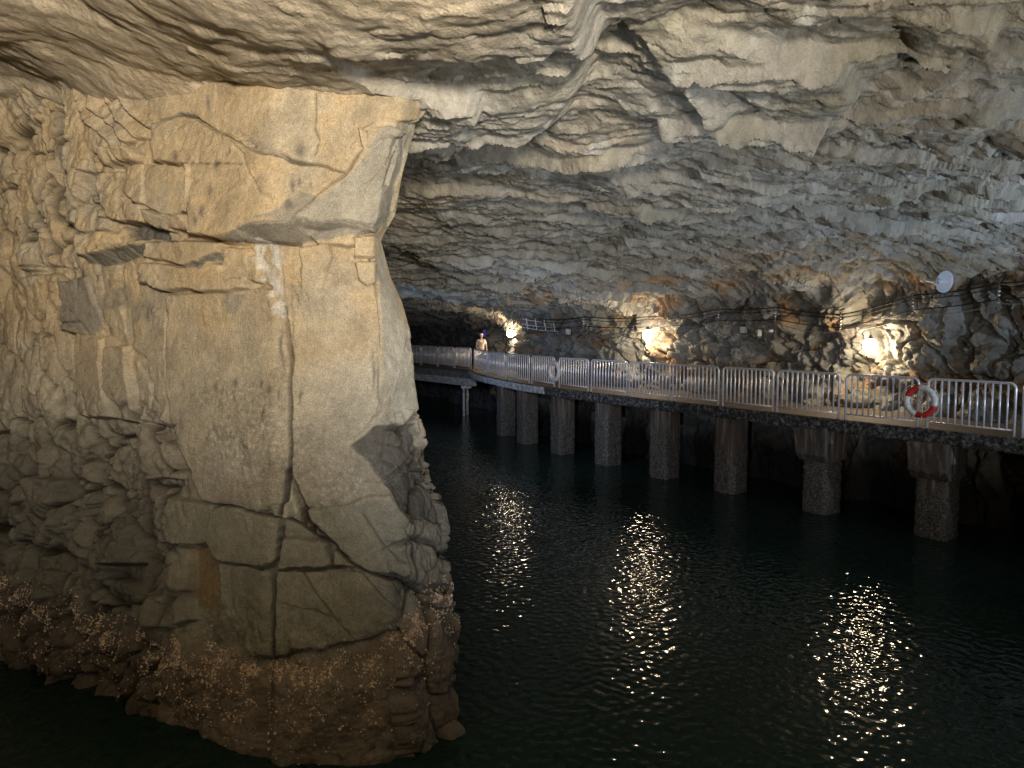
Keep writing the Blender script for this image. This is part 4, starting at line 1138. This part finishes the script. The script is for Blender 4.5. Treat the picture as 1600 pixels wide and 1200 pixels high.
# ------------------------------------------------------------------ cables on insulator hangers
hang = [(1640, 432, 5), (1562, 441, 6), (1427, 460, 6), (1314, 490, 5), (1212, 479, 5), (1123, 482, 5), (1012, 494, 0), (912, 494, 5), (838, 497, 0)]
hw = []
for (hx, hy, n) in hang:
    p = wall_hit(hx, hy, 8) + (EYE - wall_hit(hx, hy, 8)).normalized() * 0.16
    hw.append(p)
ys_ = [p.y for p in hw]
labs = {1640: 'x', 1562: 'tall white insulator hanger right of the horn loudspeaker', 1427: 'insulator hanger left of the horn loudspeaker', 1314: 'insulator hanger left of and above the rightmost lamp',
        1212: 'insulator hanger midway between the rightmost and middle lamps', 1123: 'insulator hanger just right of the middle lamp', 912: 'insulator hanger between the middle and farthest lamps'}
for (hx, hy, n), p in zip(hang, hw):
    if not n or hx == 1640: continue
    t = empty('cable_hanger', p)
    bm = bmesh.new(); add_box(bm, (0, 0.03, -0.2), (0.03, 0.02, 0.46)); add_tube(bm, [(0, 0.03, -0.05), (0.05, 0.5, -0.02)], 0.012, 6); bm_obj('strap', bm, M_iron, t)
    for k in range(n):
        bm = bmesh.new(); zz = -0.02 - k * 0.075; add_tube(bm, [(0, 0, zz - 0.018), (0, 0, zz - 0.012), (0, 0, zz + 0.012), (0, 0, zz + 0.018)], [0.012, 0.022, 0.022, 0.012], 8)
        bm_obj('insulator', bm, M_white, t)
    tag(t, labs[hx], 'cable hanger', 'insulator hangers along the rock wall')
def cable(name, dz, mat, r, sag, label):
    pts = []
    for i in range(len(hw) - 1):
        a, b_ = hw[i] + Vector((0, -0.03, dz)), hw[i + 1] + Vector((0, -0.03, dz))
        for k in range(10):
            t = k / 10; q = a.lerp(b_, t); q.z -= sag * 4 * t * (1 - t) * (a - b_).length / 3
            pts.append(q)
    pts.append(hw[-1] + Vector((0, -0.03, dz)))
    bm = bmesh.new(); add_tube(bm, pts, r, 6)
    tag(bm_obj(name, bm, mat, None, True), label, 'cable', 'cables strung along the rock wall')
cable('cable', -0.02, M_cable, 0.014, 0.06, 'thick black cable, topmost of those strung above the lamps')
cable('cable', -0.095, M_cable, 0.010, 0.09, 'thin black cable second from the top of those strung above the lamps')
cable('cable', -0.32, M_cable, 0.011, 0.05, 'black cable strung lowest on the insulator hangers')
cable('cable', -0.40, M_cableg, 0.008, 0.16, 'thin grey cable sagging below the insulator hangers')

# cable ladder above the far lamp
p = wall_hit(846, 503, 8); pL = at_y(816, 497, p.y + 0.6 - 0.5); pR = at_y(872, 499, p.y - 0.5)
t = empty('cable_ladder', pL)
bm = bmesh.new(); dv_ = pR - pL
for dz in (0.0, -0.18, -0.30):
    add_tube(bm, [Vector((0, 0, dz)) + dv_ * k / 8 + Vector((0, 0, -0.10 * math.sin(math.pi * min(1, k / 8 * 1.2) * 0.5) - 0.03)) for k in range(9)], 0.014, 6)
bm_obj('side_rails', bm, M_tray, t)
for k in (1, 3, 5, 7):
    bm = bmesh.new(); b0 = dv_ * k / 8; add_tube(bm, [b0 + Vector((-.02, 0, 0.0)), b0 + Vector((0.05, 0, -0.42))], 0.012, 6); bm_obj('rung', bm, M_tray, t)
bm = bmesh.new(); add_tube(bm, [(0, 0, 0), (-0.1, 0.8, 0.15)], 0.012, 6); add_tube(bm, [dv_, dv_ + Vector((0.1, 0.8, 0.1))], 0.012, 6); bm_obj('wall_arm', bm, M_iron, t)
tag(t, 'grey cable ladder on the rock wall right of the farthest lamp', 'cable ladder')

# junction boxes
def jbox(px_, py_, s, label, name='junction_box', mat=None):
    hp = wall_hit(px_, py_, 5); vd = (EYE - hp).normalized(); p = hp + vd * 0.06
    t = empty(name, p, rzw)
    bm = bmesh.new(); add_box(bm, (0, 0, 0), (0.12, s[0], s[1]), None, 0.012); bm_obj('box', bm, mat or M_white, t)
    bm = bmesh.new(); add_box(bm, (-0.066, 0, 0), (0.012, s[0] * 0.86, s[1] * 0.86), None, 0.003); bm_obj('lid', bm, mat or M_white, t)
    bm = bmesh.new(); add_tube(bm, [(0, 0, s[1] / 2 - 0.01), (0, 0, s[1] / 2 + 0.05)], 0.015, 8); bm_obj('gland', bm, M_iron, t)
    tag(t, label, 'junction box', 'small boxes fixed to the rock wall')
jbox(888, 518, (0.14, 0.20), 'white junction box between the farthest and the middle lamp')
jbox(1162, 515, (0.16, 0.18), 'pale junction box right of the middle lamp, left of two smaller ones')
jbox(1187, 520, (0.05, 0.18), 'narrow pale junction box beside the larger one right of the middle lamp')
jbox(1205, 517, (0.06, 0.07), 'tiny white junction box, rightmost of the small row')

# blue sign behind the person
hp = wall_hit(757, 521, 6); p = hp + (EYE - hp).normalized() * 0.15
t = empty('blue_sign', p, 0.3)
bm = bmesh.new(); add_box(bm, (0, 0, 0), (0.17, 0.02, 0.34), None, 0.006); bm_obj('sign_plate', bm, M_blue, t)
bm = bmesh.new(); add_tube(bm, [(0, 0.01, 0.1), (0, 0.4, 0.12)], 0.012, 6); bm_obj('bracket', bm, M_iron, t)
tag(t, 'small blue sign on the rock right above the person', 'sign')

# ------------------------------------------------------------------ person at the bend
def skin_body(name, nodes, edges_, radii, mat, parent, sub=2):
    me = bpy.data.meshes.new(name); me.from_pydata(nodes, edges_, [])
    o = bpy.data.objects.new(name, me); C.objects.link(o); o.parent = parent
    md = o.modifiers.new('skin', 'SKIN'); md.use_smooth_shade = True
    for i, r in enumerate(radii):
        sv = me.skin_vertices[0].data[i]; sv.radius = r if isinstance(r, tuple) else (r, r); sv.use_root = (i == 0)
    sb = o.modifiers.new('sub', 'SUBSURF'); sb.levels = sub; sb.render_levels = sub
    me.materials.append(mat)
    return o
pp_ = at_y(752, 575, 33.2)
t = empty('person', (pp_.x, pp_.y, DZ), 0.25)
n_ = [(0, 0, .92), (0, 0, 1.08), (0, 0, 1.28), (0, .01, 1.40), (0, .0, 1.47), (0, -.01, 1.53), (0, -.015, 1.60), (0, -.01, 1.66),
      (.10, 0, .86), (.12, .01, .48), (.13, .03, .09), (.14, -.10, .04), (-.10, 0, .86), (-.12, .01, .48), (-.13, .03, .09), (-.14, -.10, .04),
      (.17, .0, 1.38), (.25, -.02, 1.12), (.24, -.14, .93), (.235, -.18, .87), (-.17, .0, 1.38), (-.25, .0, 1.11), (-.20, -.16, .97), (-.17, -.20, .93)]
e_ = [(0, 1), (1, 2), (2, 3), (3, 4), (4, 5), (5, 6), (6, 7), (0, 8), (8, 9), (9, 10), (10, 11), (0, 12), (12, 13), (13, 14), (14, 15), (3, 16), (16, 17), (17, 18), (18, 19), (3, 20), (20, 21), (21, 22), (22, 23)]
r_ = [(.15, .11), (.14, .10), (.16, .11), (.13, .09), .05, .07, .085, .06, .085, .055, .04, .04, .085, .055, .04, .04, .06, .042, .032, .03, .06, .042, .032, .03]
skin_body('body', n_, e_, r_, M_skin, t)
# shirt
n_ = [(0, 0, .90), (0, 0, 1.08), (0, 0, 1.28), (0, .01, 1.39), (.17, 0, 1.38), (.235, -.01, 1.18), (-.17, 0, 1.38), (-.235, 0, 1.18)]
skin_body('shirt', n_, [(0, 1), (1, 2), (2, 3), (3, 4), (4, 5), (3, 6), (6, 7)], [(.175, .13), (.165, .125), (.185, .135), (.145, .105), .08, .065, .08, .065], M_shirt, t)
n_ = [(0, 0, .93), (.10, 0, .84), (.12, .01, .48), (.13, .03, .12), (-.10, 0, .84), (-.12, .01, .48), (-.13, .03, .12)]
skin_body('trousers', n_, [(0, 1), (1, 2), (2, 3), (0, 4), (4, 5), (5, 6)], [(.17, .13), .105, .08, .065, .105, .08, .065], M_trouser, t)
bm = bmesh.new(); bmesh.ops.create_uvsphere(bm, u_segments=16, v_segments=10, radius=0.105)
for v in list(bm.verts):
    v.co = Vector((v.co.x, v.co.y * 1.1, max(v.co.z, -0.005) * 0.8)) + Vector((0, -.01, 1.645))
bmesh.ops.create_circle(bm, cap_ends=True, segments=16, radius=0.09, matrix=Matrix.Translation((0, -.09, 1.645)))
bm_obj('cap', bm, M_cap, t, True)
bm = bmesh.new()
for sx in (-1, 1): bmesh.ops.create_uvsphere(bm, u_segments=6, v_segments=5, radius=0.011, matrix=Matrix.Translation((sx * .032, -.098, 1.60)))
bm_obj('eyes', bm, M_cable, t)
bm = bmesh.new(); add_tube(bm, [(.10, -.08, 1.42), (.06, -.145, 1.28), (.0, -.15, 1.12), (-.06, -.145, 1.28), (-.10, -.08, 1.42)], 0.010, 6); bm_obj('strap', bm, M_cable, t)
t.scale = (0.88, 0.88, 0.91)
tag(t, 'person in a pale pink shirt and light cap standing behind the railing at the bend', 'person')
print('tunnel verts', R_ * K_, 'pillar', PP.shape, 'barn', len(cand))
